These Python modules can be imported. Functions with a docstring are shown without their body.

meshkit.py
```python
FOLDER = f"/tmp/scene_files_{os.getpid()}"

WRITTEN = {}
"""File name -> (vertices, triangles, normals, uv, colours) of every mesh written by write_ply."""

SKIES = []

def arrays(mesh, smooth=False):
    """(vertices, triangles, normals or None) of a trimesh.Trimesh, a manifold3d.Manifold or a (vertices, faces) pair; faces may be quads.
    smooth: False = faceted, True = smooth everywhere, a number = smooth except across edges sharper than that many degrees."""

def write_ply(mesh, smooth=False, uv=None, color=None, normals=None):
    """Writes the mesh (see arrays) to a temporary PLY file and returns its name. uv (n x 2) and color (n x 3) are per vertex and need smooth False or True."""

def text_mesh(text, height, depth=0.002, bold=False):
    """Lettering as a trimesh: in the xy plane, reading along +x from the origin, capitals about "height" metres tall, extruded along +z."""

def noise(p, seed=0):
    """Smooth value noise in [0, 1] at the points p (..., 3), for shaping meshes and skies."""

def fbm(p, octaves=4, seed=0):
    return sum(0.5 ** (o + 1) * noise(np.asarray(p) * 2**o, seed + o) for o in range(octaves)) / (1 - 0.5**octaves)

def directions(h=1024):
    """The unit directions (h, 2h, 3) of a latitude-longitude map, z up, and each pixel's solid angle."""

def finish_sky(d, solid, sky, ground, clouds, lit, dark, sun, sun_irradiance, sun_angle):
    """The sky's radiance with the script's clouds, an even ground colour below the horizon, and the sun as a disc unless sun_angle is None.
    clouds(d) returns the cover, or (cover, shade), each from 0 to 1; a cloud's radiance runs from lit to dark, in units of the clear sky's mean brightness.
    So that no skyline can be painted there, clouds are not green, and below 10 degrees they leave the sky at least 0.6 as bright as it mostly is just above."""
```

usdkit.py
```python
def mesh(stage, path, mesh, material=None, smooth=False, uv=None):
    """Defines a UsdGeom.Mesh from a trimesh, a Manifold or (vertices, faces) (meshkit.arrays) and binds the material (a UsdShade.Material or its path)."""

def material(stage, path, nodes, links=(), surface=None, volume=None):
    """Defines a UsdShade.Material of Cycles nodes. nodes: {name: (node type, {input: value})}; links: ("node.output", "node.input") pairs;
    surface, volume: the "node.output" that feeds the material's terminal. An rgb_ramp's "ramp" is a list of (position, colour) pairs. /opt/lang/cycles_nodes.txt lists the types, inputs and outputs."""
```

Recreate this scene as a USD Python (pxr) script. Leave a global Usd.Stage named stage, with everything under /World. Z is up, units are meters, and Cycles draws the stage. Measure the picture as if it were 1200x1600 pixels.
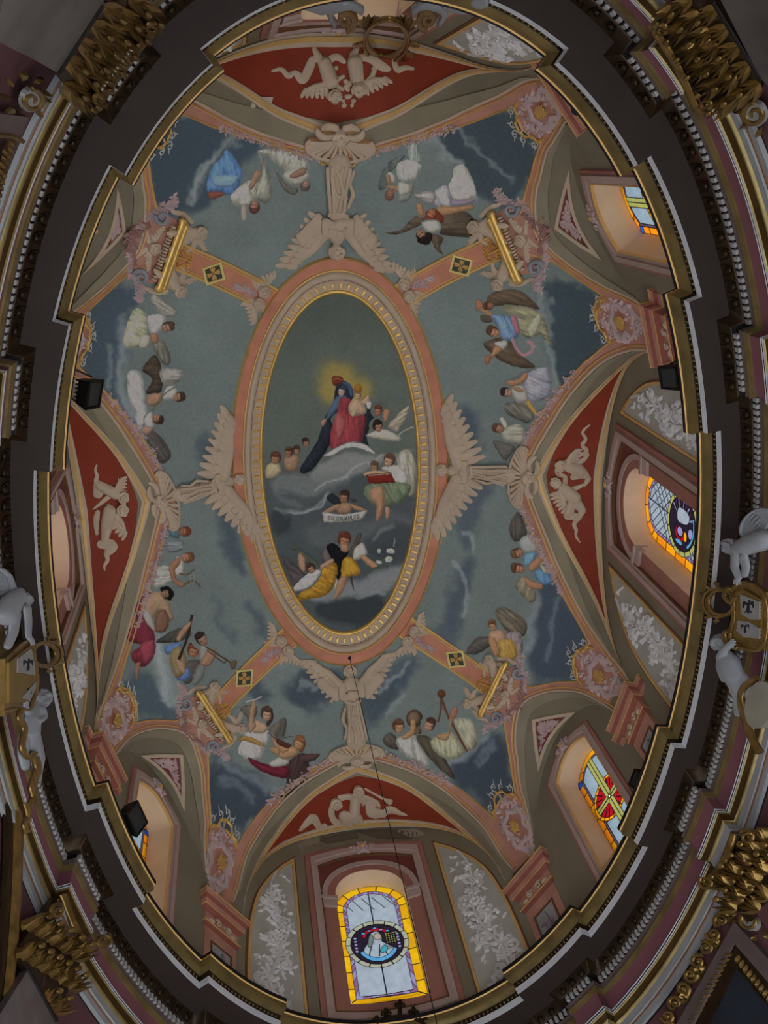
# Oval church vault seen from the floor: frescoes, stucco, drum windows and the great cornice.
import math, random
import numpy as np, trimesh, shapely
import manifold3d as m3
from scipy.spatial import Delaunay
from shapely.geometry import Polygon, LineString, Point, box as sbox
from shapely import affinity
from pxr import Usd, UsdGeom, UsdLux, Gf, Sdf, Vt, UsdShade
import usdkit, meshkit

stage = Usd.Stage.CreateInMemory()
UsdGeom.SetStageUpAxis(stage, UsdGeom.Tokens.z); UsdGeom.SetStageMetersPerUnit(stage, 1.0)
UsdGeom.Xform.Define(stage, '/World'); UsdGeom.Scope.Define(stage, '/World/Looks')

# ---------------------------------------------------------------- camera
CC = np.array([-1.98351, -6.52085, 1.6]); FP = 1483.79          # where the photographer stood; focal length in pixels of a 1200 px wide picture
CR = np.array([.98871337, .01555569, -.1490097]); CU = np.array([.06607583, -.93791416, .3405158]); CF = np.array([.13446135, .34651847, .92835613])
cam = UsdGeom.Camera.Define(stage, '/World/camera')
FL = 50.0
cam.CreateFocalLengthAttr(FL); cam.CreateHorizontalApertureAttr(FL*1200/FP); cam.CreateVerticalApertureAttr(FL*1600/FP)
cam.CreateClippingRangeAttr(Gf.Vec2f(.1, 200)); cam.CreateFocusDistanceAttr(18.0)
mt = Gf.Matrix4d(1.0)
for i, ax in enumerate((CR, CU, -CF)): mt.SetRow(i, Gf.Vec4d(*map(float, ax), 0))
mt.SetRow(3, Gf.Vec4d(*map(float, CC), 1)); cam.AddTransformOp().Set(mt)
EXPOSURE = 1.0
cam.CreateExposureAttr(EXPOSURE)
# ---------------------------------------------------------------- daylight: an even overcast sky outside the windows and the open arcade below
sky = UsdLux.DomeLight.Define(stage, '/World/sky'); sky.CreateIntensityAttr(1.0); sky.CreateColorAttr(Gf.Vec3f(.89, .98, 1.11))

# ---------------------------------------------------------------- materials
def lin(c):
    if isinstance(c, str): c = [int(c[i:i+2], 16) for i in (0, 2, 4)]
    c = np.asarray(c, float)/255
    return np.where(c < .04045, c/12.92, ((c+.055)/1.055)**2.4)
KV = .42      # the paint and plaster colours below are given as they look under the vault's light
def alb(c, k=KV): return np.clip(lin(c)/k, .002, .9)
MATS = {}
def mat(name, col, rough=.65, metal=0., k=KV, var=.12, scale=2.5, bump=.0, bscale=30., spec=.3):
    if name in MATS: return MATS[name]
    a = alb(col, k)
    n = {'g': ('geometry', {}), 'n': ('noise_texture', {'scale': scale, 'detail': 4.0}), 'r': ('map_range', {'from_min': .3, 'from_max': .7, 'to_min': 1-var, 'to_max': 1+var}),
         'm': ('mix', {'mix_type': 'multiply', 'fac': 1.0, 'color1': a}), 'p': ('principled_bsdf', {'roughness': rough, 'metallic': metal, 'specular_ior_level': spec})}
    l = [('g.position', 'n.vector'), ('n.fac', 'r.value'), ('r.result', 'm.color2'), ('m.color', 'p.base_color')]
    if bump:
        n |= {'n2': ('noise_texture', {'scale': bscale, 'detail': 3.0}), 'b': ('bump', {'strength': bump, 'distance': .02})}
        l += [('g.position', 'n2.vector'), ('n2.fac', 'b.height'), ('b.normal', 'p.normal')]
    MATS[name] = usdkit.material(stage, '/World/Looks/'+name, n, l, surface='p.BSDF'); return MATS[name]
def glass(name, col, gain=.17, k=1.0):
    if name in MATS: return MATS[name]
    a = np.clip(lin(col)*gain, .001, .95)
    MATS[name] = usdkit.material(stage, '/World/Looks/'+name, {'g': ('geometry', {}), 'n': ('noise_texture', {'scale': 6.0, 'detail': 3.0}), 'r': ('map_range', {'from_min': .3, 'from_max': .7, 'to_min': .86, 'to_max': 1.1}),
        'm': ('mix', {'mix_type': 'multiply', 'fac': 1.0, 'color1': a}), 't': ('translucent_bsdf', {}), 'o': ('glossy_bsdf', {'roughness': .25, 'color': (.5, .5, .5)}), 'x': ('mix_closure', {'fac': .06})},
        [('g.position', 'n.vector'), ('n.fac', 'r.value'), ('r.result', 'm.color2'), ('m.color', 't.color'), ('t.BSDF', 'x.closure1'), ('o.BSDF', 'x.closure2')], surface='x.closure')
    return MATS[name]
def paintmat():
    if 'fresco' not in MATS:
        MATS['fresco'] = usdkit.material(stage, '/World/Looks/fresco', {'a': ('attribute', {'attribute': 'paint'}), 'g': ('geometry', {}), 'n': ('noise_texture', {'scale': 14.0, 'detail': 5.0}),
            'r': ('map_range', {'from_min': .25, 'from_max': .75, 'to_min': .9, 'to_max': 1.1}), 'm': ('mix', {'mix_type': 'multiply', 'fac': 1.0}), 'p': ('principled_bsdf', {'roughness': .8, 'specular_ior_level': .15})},
            [('g.position', 'n.vector'), ('n.fac', 'r.value'), ('a.color', 'm.color1'), ('r.result', 'm.color2'), ('m.color', 'p.base_color')], surface='p.BSDF')
    return MATS['fresco']
m_pink = mat('salmon_paint', (152, 104, 86)); m_pink2 = mat('pink_paint', (140, 103, 92)); m_cream = mat('cream_stucco', (147, 134, 119), bump=.1, var=.06)
m_lilac = mat('lilac_grey_stucco', (146, 130, 132), bump=.15); m_olive = mat('olive_grey_plaster', (96, 91, 78), bump=.1, var=.1, scale=1.2); m_olive2 = mat('pale_olive_plaster', (108, 103, 88), bump=.1, scale=1.2)
m_gold = mat('gilding', (168, 138, 80), rough=.36, metal=.5, var=.12, scale=6.); m_goldline = mat('gold_line', (158, 130, 82), rough=.42, metal=.15, var=.07, scale=5.)
m_red = mat('brick_red_paint', (104, 41, 27), var=.1); m_dred = mat('dark_red_paint', (92, 48, 44), var=.1); m_brown = mat('brown_line_paint', (84, 58, 40))
m_white = mat('white_plaster', (150, 152, 158), var=.06); m_taupe = mat('taupe_moulding', (134, 118, 114), var=.06); m_rose = mat('rose_brown_plaster', (122, 84, 76), var=.08)
m_panel = mat('pale_grey_panel', (132, 132, 128), var=.08); m_palestucco = mat('pale_grey_stucco', (158, 158, 160), bump=.1)
m_capred = mat('maroon_moulding', (112, 66, 58), var=.08)
# the lower storey
KL = .42
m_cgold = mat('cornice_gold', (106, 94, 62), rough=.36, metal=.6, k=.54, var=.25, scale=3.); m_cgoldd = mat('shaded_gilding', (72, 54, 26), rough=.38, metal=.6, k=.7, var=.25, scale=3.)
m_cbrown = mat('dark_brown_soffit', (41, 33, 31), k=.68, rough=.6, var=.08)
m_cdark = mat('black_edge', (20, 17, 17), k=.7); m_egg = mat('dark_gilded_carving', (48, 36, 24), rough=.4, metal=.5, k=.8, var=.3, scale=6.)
m_fascia = mat('fascia_white_paint', (122, 126, 131), k=.6, var=.05); m_wallm = mat('deep_mauve_plaster', (78, 50, 56), k=.62, var=.1, scale=1.5)
m_mauve = mat('mauve_wall_paint', (82, 52, 59), k=.36, var=.1, scale=1.5); m_cwhite = mat('cool_white_paint', (124, 128, 134), k=.32, var=.06); m_dent = mat('dentil_white', (130, 130, 131), k=.52, var=.06)
m_dentside = mat('dentil_side_mauve', (66, 56, 56), k=.5)
m_marble = mat('grey_marble', (84, 78, 80), k=.95, rough=.3, var=.4, scale=1.8); m_iron = mat('black_metal', (14, 14, 15), k=.6, rough=.45)

# ---------------------------------------------------------------- scene prims
USED = {}
def uname(parent, name):
    k = USED.get((parent, name), -1)+1; USED[(parent, name)] = k
    return f'{parent}/{name}' if k == 0 else f'{parent}/{name}_{k:03d}'
class Thing:
    def __init__(s, name, label=None, cat=None, loc=(0, 0, 0), group=None, kind=None):
        s.loc = np.asarray(loc, float); s.x = UsdGeom.Xform.Define(stage, uname('/World', name)); s.path = str(s.x.GetPath())
        s.x.AddTranslateOp().Set(Gf.Vec3d(*map(float, s.loc))); tag(s.x.GetPrim(), label, cat, group, kind)
    def part(s, name, mesh, m, label=None, smooth=30, under=None, kind=None, col=None):
        if mesh is None: return None
        return put(under or s.path, name, mesh, m, s.loc, label=label, smooth=smooth, kind=kind, col=col)
def tag(p, label=None, cat=None, group=None, kind=None):
    for k, v in (('label', label), ('category', cat), ('group', group), ('kind', kind)):
        if v: p.SetCustomDataByKey(k, v)
def put(parent, name, mesh, m, loc=(0, 0, 0), label=None, smooth=30, kind=None, col=None, cat=None, group=None):
    if isinstance(mesh, (list,)): mesh = join(mesh)
    v, f = (np.asarray(mesh.vertices, float), np.asarray(mesh.faces)) if hasattr(mesh, 'vertices') else (np.asarray(mesh[0], float), np.asarray(mesh[1]))
    path = uname(parent, name)
    g = usdkit.mesh(stage, path, (v-np.asarray(loc), f), m, smooth=True if (col is not None and smooth) else smooth)
    if col is not None:
        UsdGeom.PrimvarsAPI(g).CreatePrimvar('paint', Sdf.ValueTypeNames.Color3fArray, 'vertex').Set(Vt.Vec3fArray.FromNumpy(np.asarray(col, np.float32)))
    tag(g.GetPrim(), label, cat, group, kind); return path
def join(ms):
    vs, fs, n = [], [], 0
    for m in ms:
        if m is None: continue
        v, f = (m.vertices, m.faces) if hasattr(m, 'vertices') else m
        v = np.asarray(v, float); f = np.asarray(f)
        if f.shape[1] == 4: f = np.vstack([f[:, :3], f[:, [0, 2, 3]]])
        vs.append(v); fs.append(f+n); n += len(v)
    return np.vstack(vs), np.vstack(fs)

# ---------------------------------------------------------------- the building's surfaces
AV, BV, NV, ZS, HV = 5.55, 8.95, 2.1, 17.29, 4.92         # vault: semi-axes, plan exponent, springing and rise
def rho(x, y, a=AV, b=BV, n=NV): return (np.abs(x/a)**n+np.abs(y/b)**n)**(1/n)
def vault_of(w):                                          # chart (x, y) -> point on the vault; the chart is the plan stretched so that it follows the curve down to the springing
    w = np.asarray(w, float); r = np.maximum(rho(w[..., 0], w[..., 1]), 1e-9); q = np.minimum(r, math.pi/2)
    return np.concatenate([w*(np.sin(q)/r)[..., None], (ZS+HV*np.cos(q)-(r-q)*HV)[..., None]], -1)
def chart_of(P):
    P = np.asarray(P, float); r = np.clip(rho(P[..., 0], P[..., 1]), 1e-9, 1); q = np.arcsin(r)
    q = np.where(P[..., 2] < ZS, math.pi-q, q) if False else q
    return P[..., :2]*(q/r)[..., None]
def vault_n(P):                                            # normal into the room
    x, y = P[..., 0]/AV, P[..., 1]/BV; r = np.maximum(rho(P[..., 0], P[..., 1]), 1e-6)
    c = 2*r**(2-NV)
    g = np.stack([c*np.sign(x)*np.abs(x)**(NV-1)/AV, c*np.sign(y)*np.abs(y)**(NV-1)/BV, 2*(P[..., 2]-ZS)/HV**2], -1)
    return -g/np.linalg.norm(g, axis=-1, keepdims=True)
def von(w, h=0.): P = vault_of(w); return P+vault_n(P)*np.asarray(h)[..., None] if np.ndim(h) else P+vault_n(P)*h
# tracing: a point of the photograph -> the point of a surface it shows (used once, to measure where things lie on the real surfaces)
def ray(uv): uv = np.asarray(uv, float); return (uv[..., :1]-600)/FP*CR-(uv[..., 1:2]-800)/FP*CU+CF
def project(P): d = np.asarray(P)-CC; z = d@CF; return np.stack([600+FP*(d@CR)/z, 800-FP*(d@CU)/z], -1)
def newton(fun, d, t):
    for _ in range(14):
        f0 = fun(CC+d*t[..., None]); f1 = fun(CC+d*(t+1e-4)[..., None]); t = t-np.clip(f0/((f1-f0)/1e-4+1e-12), -1.5, 1.5)
    return CC+d*t[..., None]
def on_vault(uv):
    d = ray(uv); fun = lambda P: rho(P[..., 0], P[..., 1])**2+((P[..., 2]-ZS)/HV)**2-1
    t = np.full(d.shape[:-1], 30.0)
    a = (d[..., 0]/AV)**2+(d[..., 1]/BV)**2+(d[..., 2]/HV)**2; o = CC-np.array([0, 0, ZS]); b = o[0]*d[..., 0]/AV**2+o[1]*d[..., 1]/BV**2+o[2]*d[..., 2]/HV**2; c = (o[0]/AV)**2+(o[1]/BV)**2+(o[2]/HV)**2-1
    t = (-b+np.sqrt(np.maximum(b*b-a*c, 1e-6)))/a
    return newton(fun, d, t)
def map_vault(uvh):                                       # (px, px, height in px) -> world, standing off the vault
    uvh = np.asarray(uvh, float); P = on_vault(uvh[..., :2]); s = np.linalg.norm(P-CC, axis=-1)/FP
    return P+vault_n(P)*(uvh[..., 2]*s)[..., None]
WA, WB = 5.55, 8.75                                        # drum wall
class Ring:                                                # a closed plan curve with its arc length
    def __init__(s, a, b, n):
        s.a, s.b, s.n = a, b, n; t = np.linspace(0, 2*np.pi, 14401); c, q = np.cos(t), np.sin(t); r = (np.abs(c)**n+np.abs(q)**n)**(-1/n)
        s.t, s.P = t, np.stack([a*c*r, b*q*r], -1); s.S = np.r_[0, np.cumsum(np.linalg.norm(np.diff(s.P, axis=0), axis=1))]; s.L = s.S[-1]
    def at(s, x):                                          # arc length -> point, outward normal
        x = np.mod(x, s.L); p = np.stack([np.interp(x, s.S, s.P[:, 0]), np.interp(x, s.S, s.P[:, 1])], -1)
        g = np.stack([np.sign(p[..., 0])*np.abs(p[..., 0]/s.a)**(s.n-1)/s.a, np.sign(p[..., 1])*np.abs(p[..., 1]/s.b)**(s.n-1)/s.b], -1)
        return p, g/np.linalg.norm(g, axis=-1, keepdims=True)
    def arc(s, x, y): return np.interp(np.mod(np.arctan2(y/s.b, x/s.a), 2*np.pi), s.t, s.S)
WALL = Ring(WA, WB, 2.1)
for _x, _y in ((1, 1), (1, -1), (-1, 1), (-1, -1)):                # the wall steps back a little behind the end pilasters
    _d = np.abs(WALL.S-WALL.arc(3.0*_x, 7.37*_y)); WALL.P = WALL.P*(1+.03*np.exp(-(_d/.5)**2))[:, None]
RIM = Ring(4.96, 8.44, 2.15)
def wall_pt(szd, ring=WALL):                               # (arc length, height, distance into the room) -> world
    szd = np.asarray(szd, float); p, n = ring.at(szd[..., 0]); return np.concatenate([p-n*szd[..., 2:3], szd[..., 1:2]], -1)
def on_ring(uv, off=0., ring=WALL):
    d = ray(uv); a, b, n = ring.a+off, ring.b+off, ring.n; fun = lambda P: rho(P[..., 0], P[..., 1], a, b, n)-1
    h2 = lambda q: (q[..., 0]/a)**2+(q[..., 1]/b)**2
    A = h2(d); B = CC[0]*d[..., 0]/a**2+CC[1]*d[..., 1]/b**2; C = (CC[0]/a)**2+(CC[1]/b)**2-1
    return newton(fun, d, (-B+np.sqrt(np.maximum(B*B-A*C, 1e-9)))/A)
def map_ring(off=0., ring=WALL):
    def f(uvh):
        uvh = np.asarray(uvh, float); P = on_ring(uvh[..., :2], off, ring); s = np.linalg.norm(P-CC, axis=-1)/FP
        g = np.stack([np.sign(P[..., 0])*np.abs(P[..., 0]/ring.a)**(ring.n-1)/ring.a, np.sign(P[..., 1])*np.abs(P[..., 1]/ring.b)**(ring.n-1)/ring.b, 0*P[..., 0]], -1)
        return P-g/np.linalg.norm(g, axis=-1, keepdims=True)*(uvh[..., 2]*s)[..., None]
    return f

# ---------------------------------------------------------------- mesh helpers
def dens(pts, step, closed=True):
    p = np.asarray(pts, float); q = np.vstack([p, p[:1]]) if closed else p; out = []
    for a, b in zip(q[:-1], q[1:]):
        n = max(1, int(np.ceil(np.linalg.norm(b-a)/step))); out.append(a+(b-a)*(np.arange(n)/n)[:, None])
    if not closed: out.append(q[-1:])
    return np.vstack(out)
def tri2d(poly, step, ear=False):
    pts = [dens(np.array(r.coords)[:-1], step) for r in (poly.exterior, *poly.interiors)]
    x0, y0, x1, y1 = poly.bounds; gx, gy = np.meshgrid(np.arange(x0+step*.5, x1, step), np.arange(y0+step*.5, y1, step)); gx = gx+(np.arange(gx.shape[0])[:, None] % 2)*step*.5
    inner = poly.buffer(-step*.45); g = np.c_[gx.ravel(), gy.ravel()]
    if not inner.is_empty: pts.append(g[shapely.contains_xy(inner, g[:, 0], g[:, 1])])
    if ear:
        from trimesh.creation import triangulate_polygon
        q = Polygon(pts[0], pts[1:1+len(poly.interiors)]); V, T = triangulate_polygon(q, engine='earcut'); a = V[T]; cr = (a[:, 1, 0]-a[:, 0, 0])*(a[:, 2, 1]-a[:, 0, 1])-(a[:, 1, 1]-a[:, 0, 1])*(a[:, 2, 0]-a[:, 0, 0]); T = np.array(T); T[cr < 0] = T[cr < 0][:, ::-1]; return np.asarray(V), T
    P = np.vstack(pts); P = P+np.random.default_rng(1).uniform(-1e-6, 1e-6, P.shape); T = Delaunay(P).simplices; c = P[T].mean(1)
    T = T[shapely.contains_xy(poly, c[:, 0], c[:, 1])]
    a = P[T]; cr = (a[:, 1, 0]-a[:, 0, 0])*(a[:, 2, 1]-a[:, 0, 1])-(a[:, 1, 1]-a[:, 0, 1])*(a[:, 2, 0]-a[:, 0, 0])
    T = T[np.abs(cr) > 1e-9]; cr = cr[np.abs(cr) > 1e-9]; T[cr < 0] = T[cr < 0][:, ::-1]
    return P, T
def polys(g): return [p for p in (getattr(g, 'geoms', [g])) if p.geom_type == 'Polygon' and p.area > 1e-7]
def slab(poly, fmap, d0, d1, step, flip=False, ear=False):      # a plate cut to an outline, its face at d1 and its rims going back to d0
    out = []
    for pg in polys(poly):
        P, T = tri2d(pg, step, ear); V = fmap(np.c_[P, np.full(len(P), d1)]); out.append((V, T[:, ::-1] if flip else T))
        if d0 != d1:
            for r in (pg.exterior, *pg.interiors):
                c = dens(np.array(r.coords)[:-1], step); n = len(c); a = fmap(np.c_[c, np.full(n, d1)]); b = fmap(np.c_[c, np.full(n, d0)]); i = np.arange(n); j = (i+1) % n
                q = np.c_[i, i+n, j+n, j]
                if r.is_ccw == flip: q = q[:, ::-1]
                out.append((np.vstack([a, b]), q))
    return join(out) if out else None
def grid(P, closed=False):                                  # P (m, n, 3) -> quads; closed along the first axis
    m, n = P.shape[:2]; i, j = np.meshgrid(np.arange(m if closed else m-1), np.arange(n-1), indexing='ij'); i2 = (i+1) % m
    return P.reshape(-1, 3), np.stack([i*n+j, i2*n+j, i2*n+j+1, i*n+j+1], -1).reshape(-1, 4)
def curve_n(c, closed=False):
    if closed: d = np.roll(c, -1, 0)-np.roll(c, 1, 0)
    else: d = np.gradient(c, axis=0)
    d = d/np.maximum(np.linalg.norm(d, axis=1, keepdims=True), 1e-9); return np.c_[d[:, 1], -d[:, 0]]
def strip(c, prof, fmap, closed=False, nrm=None):            # sweeps a section [(sideways, height), ...] along a chart curve
    c = np.asarray(c, float); n = curve_n(c, closed) if nrm is None else nrm
    P = np.stack([fmap(np.c_[c+n*o, np.full(len(c), h)]) for o, h in prof], 1); return grid(P, closed)
vmap = lambda p: von(p[..., :2], p[..., 2])
def bar(o, w, h): return [(o-w/2, 0), (o-w*.38, h*.75), (o, h), (o+w*.38, h*.75), (o+w/2, 0)]     # a rounded moulding
def smoothc(pts, n=2, closed=False):                         # Chaikin
    p = np.asarray(pts, float)
    for _ in range(n):
        q = np.roll(p, -1, 0) if closed else p[1:]; a = p if closed else p[:-1]
        r = np.stack([a*.75+q*.25, a*.25+q*.75], 1).reshape(-1, p.shape[1]); p = r if closed else np.vstack([p[:1], r, p[-1:]])
    return p
def boxm(lo, hi): b = trimesh.creation.box(bounds=[lo, hi]); return b.vertices, b.faces
def ball(p, r, k=1): s = trimesh.creation.icosphere(subdivisions=k, radius=1); return s.vertices*np.asarray(r)+np.asarray(p), s.faces
def tube(path, r, seg=8):
    p = np.asarray(path, float); n = len(p); r = np.broadcast_to(r, n); d = np.gradient(p, axis=0); d /= np.maximum(np.linalg.norm(d, axis=1, keepdims=True), 1e-9)
    ref = np.array([0, 0, 1.]) if abs(d[:, 2]).mean() < .8 else np.array([1., 0, 0]); a = np.cross(d, ref); a /= np.maximum(np.linalg.norm(a, axis=1, keepdims=True), 1e-9); b = np.cross(d, a)
    t = np.arange(seg)/seg*2*np.pi; P = p[:, None]+(a[:, None]*np.cos(t)[None, :, None]+b[:, None]*np.sin(t)[None, :, None])*r[:, None, None]
    i, j = np.meshgrid(np.arange(n-1), np.arange(seg), indexing='ij'); j2 = (j+1) % seg; F = np.stack([i*seg+j, i*seg+j2, (i+1)*seg+j2, (i+1)*seg+j], -1).reshape(-1, 4)
    V = np.vstack([P.reshape(-1, 3), p[:1], p[-1:]]); k = np.arange(seg); k2 = (k+1) % seg
    F = np.vstack([np.c_[F[:, :3]], F[:, [0, 2, 3]], np.c_[k2, k, np.full(seg, n*seg)], np.c_[(n-1)*seg+k, (n-1)*seg+k2, np.full(seg, n*seg+1)]]); return V, F
# ================================================================ STRUCTURE
GX = np.array([(4.40, 0), (4.55, .5), (4.80, 1.03), (5.03, 1.5), (5.27, 2.0), (5.53, 2.45), (5.80, 2.88), (6.1, 3.32), (6.5, 3.8), (7.2, 4.45), (7.75, 4.85), (8.12, 5.12)])
XP = np.array([(4.12, 0), (4.32, .85), (4.75, 1.7), (5.2, 2.45), (5.73, 3.27), (5.97, 3.57), (6.47, 4.24)])
GY = np.array([(0, 7.5), (.5, 7.68), (1.42, 8.1), (2.0, 8.5), (2.48, 8.92), (3.2, 9.72), (3.6, 10.25), (3.88, 10.8), (4.3, 11.55), (4.6, 11.95)])
YP = np.array([(0, 7.22), (.78, 7.55), (1.85, 8.12), (2.75, 8.7), (3.3, 9.25), (3.82, 9.82)])
GD = np.array([(7.75, 6.3), (7.5, 6.18), (6.9, 5.95), (6.25, 5.74), (5.42, 5.78), (4.76, 6.02), (4.5, 6.32), (4.41, 6.9), (4.43, 7.53), (4.52, 7.87), (4.56, 8.25), (4.68, 8.95), (4.82, 9.25), (5.12, 10.3), (5.2, 10.6)])
def resample(c, n): d = np.r_[0, np.cumsum(np.linalg.norm(np.diff(c, axis=0), axis=1))]; t = np.linspace(0, d[-1], n); return np.stack([np.interp(t, d, c[:, k]) for k in range(c.shape[1])], -1)
gx, gy = smoothc(GX, 2), smoothc(GY, 2); gd = smoothc(GD, 2)
LQ = WALL.L/4
S_DIAG = LQ/2
def flipc(c, sx, sy): return c*np.array([sx, sy])
# every lunette: (kind, centre on the wall, half width, rise, groin in the chart from w = -1 to 1)
def full_x(sx): a = np.vstack([flipc(gx, 1, -1)[::-1], gx[1:]]); return flipc(a, sx, 1) if sx > 0 else flipc(a, -1, 1)[::-1]
def full_y(sy): a = np.vstack([gy[::-1], flipc(gy, -1, 1)[1:]]); return a if sy > 0 else flipc(a, 1, -1)[::-1]
class Lunette:
    def __init__(s, kind, sc, hw, rise, G):
        s.kind, s.sc, s.hw, s.rise = kind, sc, hw, rise; N = 121
        s.w = np.sin(np.linspace(-1, 1, N)*math.pi/2)
        g = vault_of(G); g = resample(g, 1200)
        if kind == 'd':
            d = np.linspace(-1, 1, 1200); k = np.argmin(np.abs(chart_of(g)-chart_of(vault_of(flipc(np.array([4.5, 6.32]), *s_of(sc)))) ).sum(1)); d = np.r_[np.linspace(-1, .02, k), np.linspace(.02, 1, 1200-k)]
        else:
            d = g[:, 1] if kind == 'x' else g[:, 0]; d = d/np.abs(d).max(); d = d if d[-1] > 0 else -d
        s.G = np.stack([np.interp(s.w, d, g[:, k]) for k in range(3)], -1)
        s.A = wall_pt(np.stack([sc+s.w*hw, s.arch(s.w*hw), 0*s.w], -1))
        M = 9; m = np.linspace(0, 1, M)[None, :, None]; s.P = s.A[:, None]*(1-m)+s.G[:, None]*m
        s.mesh = grid(s.P)
        v, q = s.mesh; s.V, s.F = v, np.vstack([q[:, :3], q[:, [0, 2, 3]]])
    def arch(s, x): return 17.0+s.rise*np.sqrt(np.clip(1-(x/s.hw)**2, 0, 1))
    def raw(s, x, m):
        w = np.clip(x/s.hw, -1, 1); A = np.stack([np.interp(w, s.w, s.A[:, k]) for k in range(3)], -1); G = np.stack([np.interp(w, s.w, s.G[:, k]) for k in range(3)], -1); return A*(1-m[..., None])+G*m[..., None]
    def at(s, p):                                           # (x along the wall, m from wall to groin, height off the web)
        p = np.asarray(p, float); x, m, h = p[..., 0], p[..., 1], p[..., 2]; P = s.raw(x, m); e = 2e-3*s.hw
        a = s.raw(np.clip(x+e, -s.hw, s.hw), m)-s.raw(np.clip(x-e, -s.hw, s.hw), m); b = s.raw(x, m+.02)-s.raw(x, m-.02); n = np.cross(a, b); n /= np.maximum(np.linalg.norm(n, axis=-1, keepdims=True), 1e-9)
        c = np.array([0, 0, 15.])-P; n = n*np.sign((n*c).sum(-1, keepdims=True)); return P+n*h[..., None]
    def trace(s, uvh):                                      # what the photograph shows on this web
        uvh = np.asarray(uvh, float); sh = uvh.shape[:-1]; q = uvh.reshape(-1, 3); d = ray(q[:, :2]); T = s.V[s.F]; a, e1, e2 = T[:, 0], T[:, 1]-T[:, 0], T[:, 2]-T[:, 0]; out = np.zeros((len(q), 3))
        nn = np.cross(e1, e2); nn /= np.linalg.norm(nn, axis=1, keepdims=True); nn = nn*np.sign(((np.array([0, 0, 15.])-a)*nn).sum(1))[:, None]; o = CC-a; qv = np.cross(o, e1); ta = (qv*e2).sum(1); tp = 0.
        for i in range(len(q)):
            p = np.cross(d[i], e2); det = (p*e1).sum(1); det = np.where(np.abs(det) < 1e-12, 1e-12, det); u = (o*p).sum(1)/det; v = (qv@d[i])/det; t = ta/det
            bad = np.maximum(np.maximum(-u, -v), np.maximum(u+v-1, 0)); g = np.where((t > 12) & (t < 24), bad, 9e9); k = np.argmin(g+(.08*np.abs(t-tp) if tp else 0)); tp = t[k]; P = CC+d[i]*t[k]; out[i] = P+nn[k]*q[i, 2]*np.linalg.norm(P-CC)/FP
        return out.reshape(*sh, 3)
def s_of(sc): p, _ = WALL.at(np.array([sc])); return np.sign(p[0])
LUN = {'right': Lunette('x', 0., 3.38, 3.25, full_x(1)), 'front': Lunette('y', LQ, 3.0, 3.55, full_y(1)), 'left': Lunette('x', 2*LQ, 3.38, 3.25, full_x(-1)), 'back': Lunette('y', 3*LQ, 3.0, 3.55, full_y(-1)),
       'front_right': Lunette('d', S_DIAG, 1.62, 2.05, gd), 'front_left': Lunette('d', 2*LQ-S_DIAG, 1.62, 2.05, flipc(gd, -1, 1)[::-1]),
       'back_left': Lunette('d', 2*LQ+S_DIAG, 1.62, 2.05, flipc(gd, -1, -1)), 'back_right': Lunette('d', 4*LQ-S_DIAG, 1.62, 2.05, flipc(gd, 1, -1)[::-1])}
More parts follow.
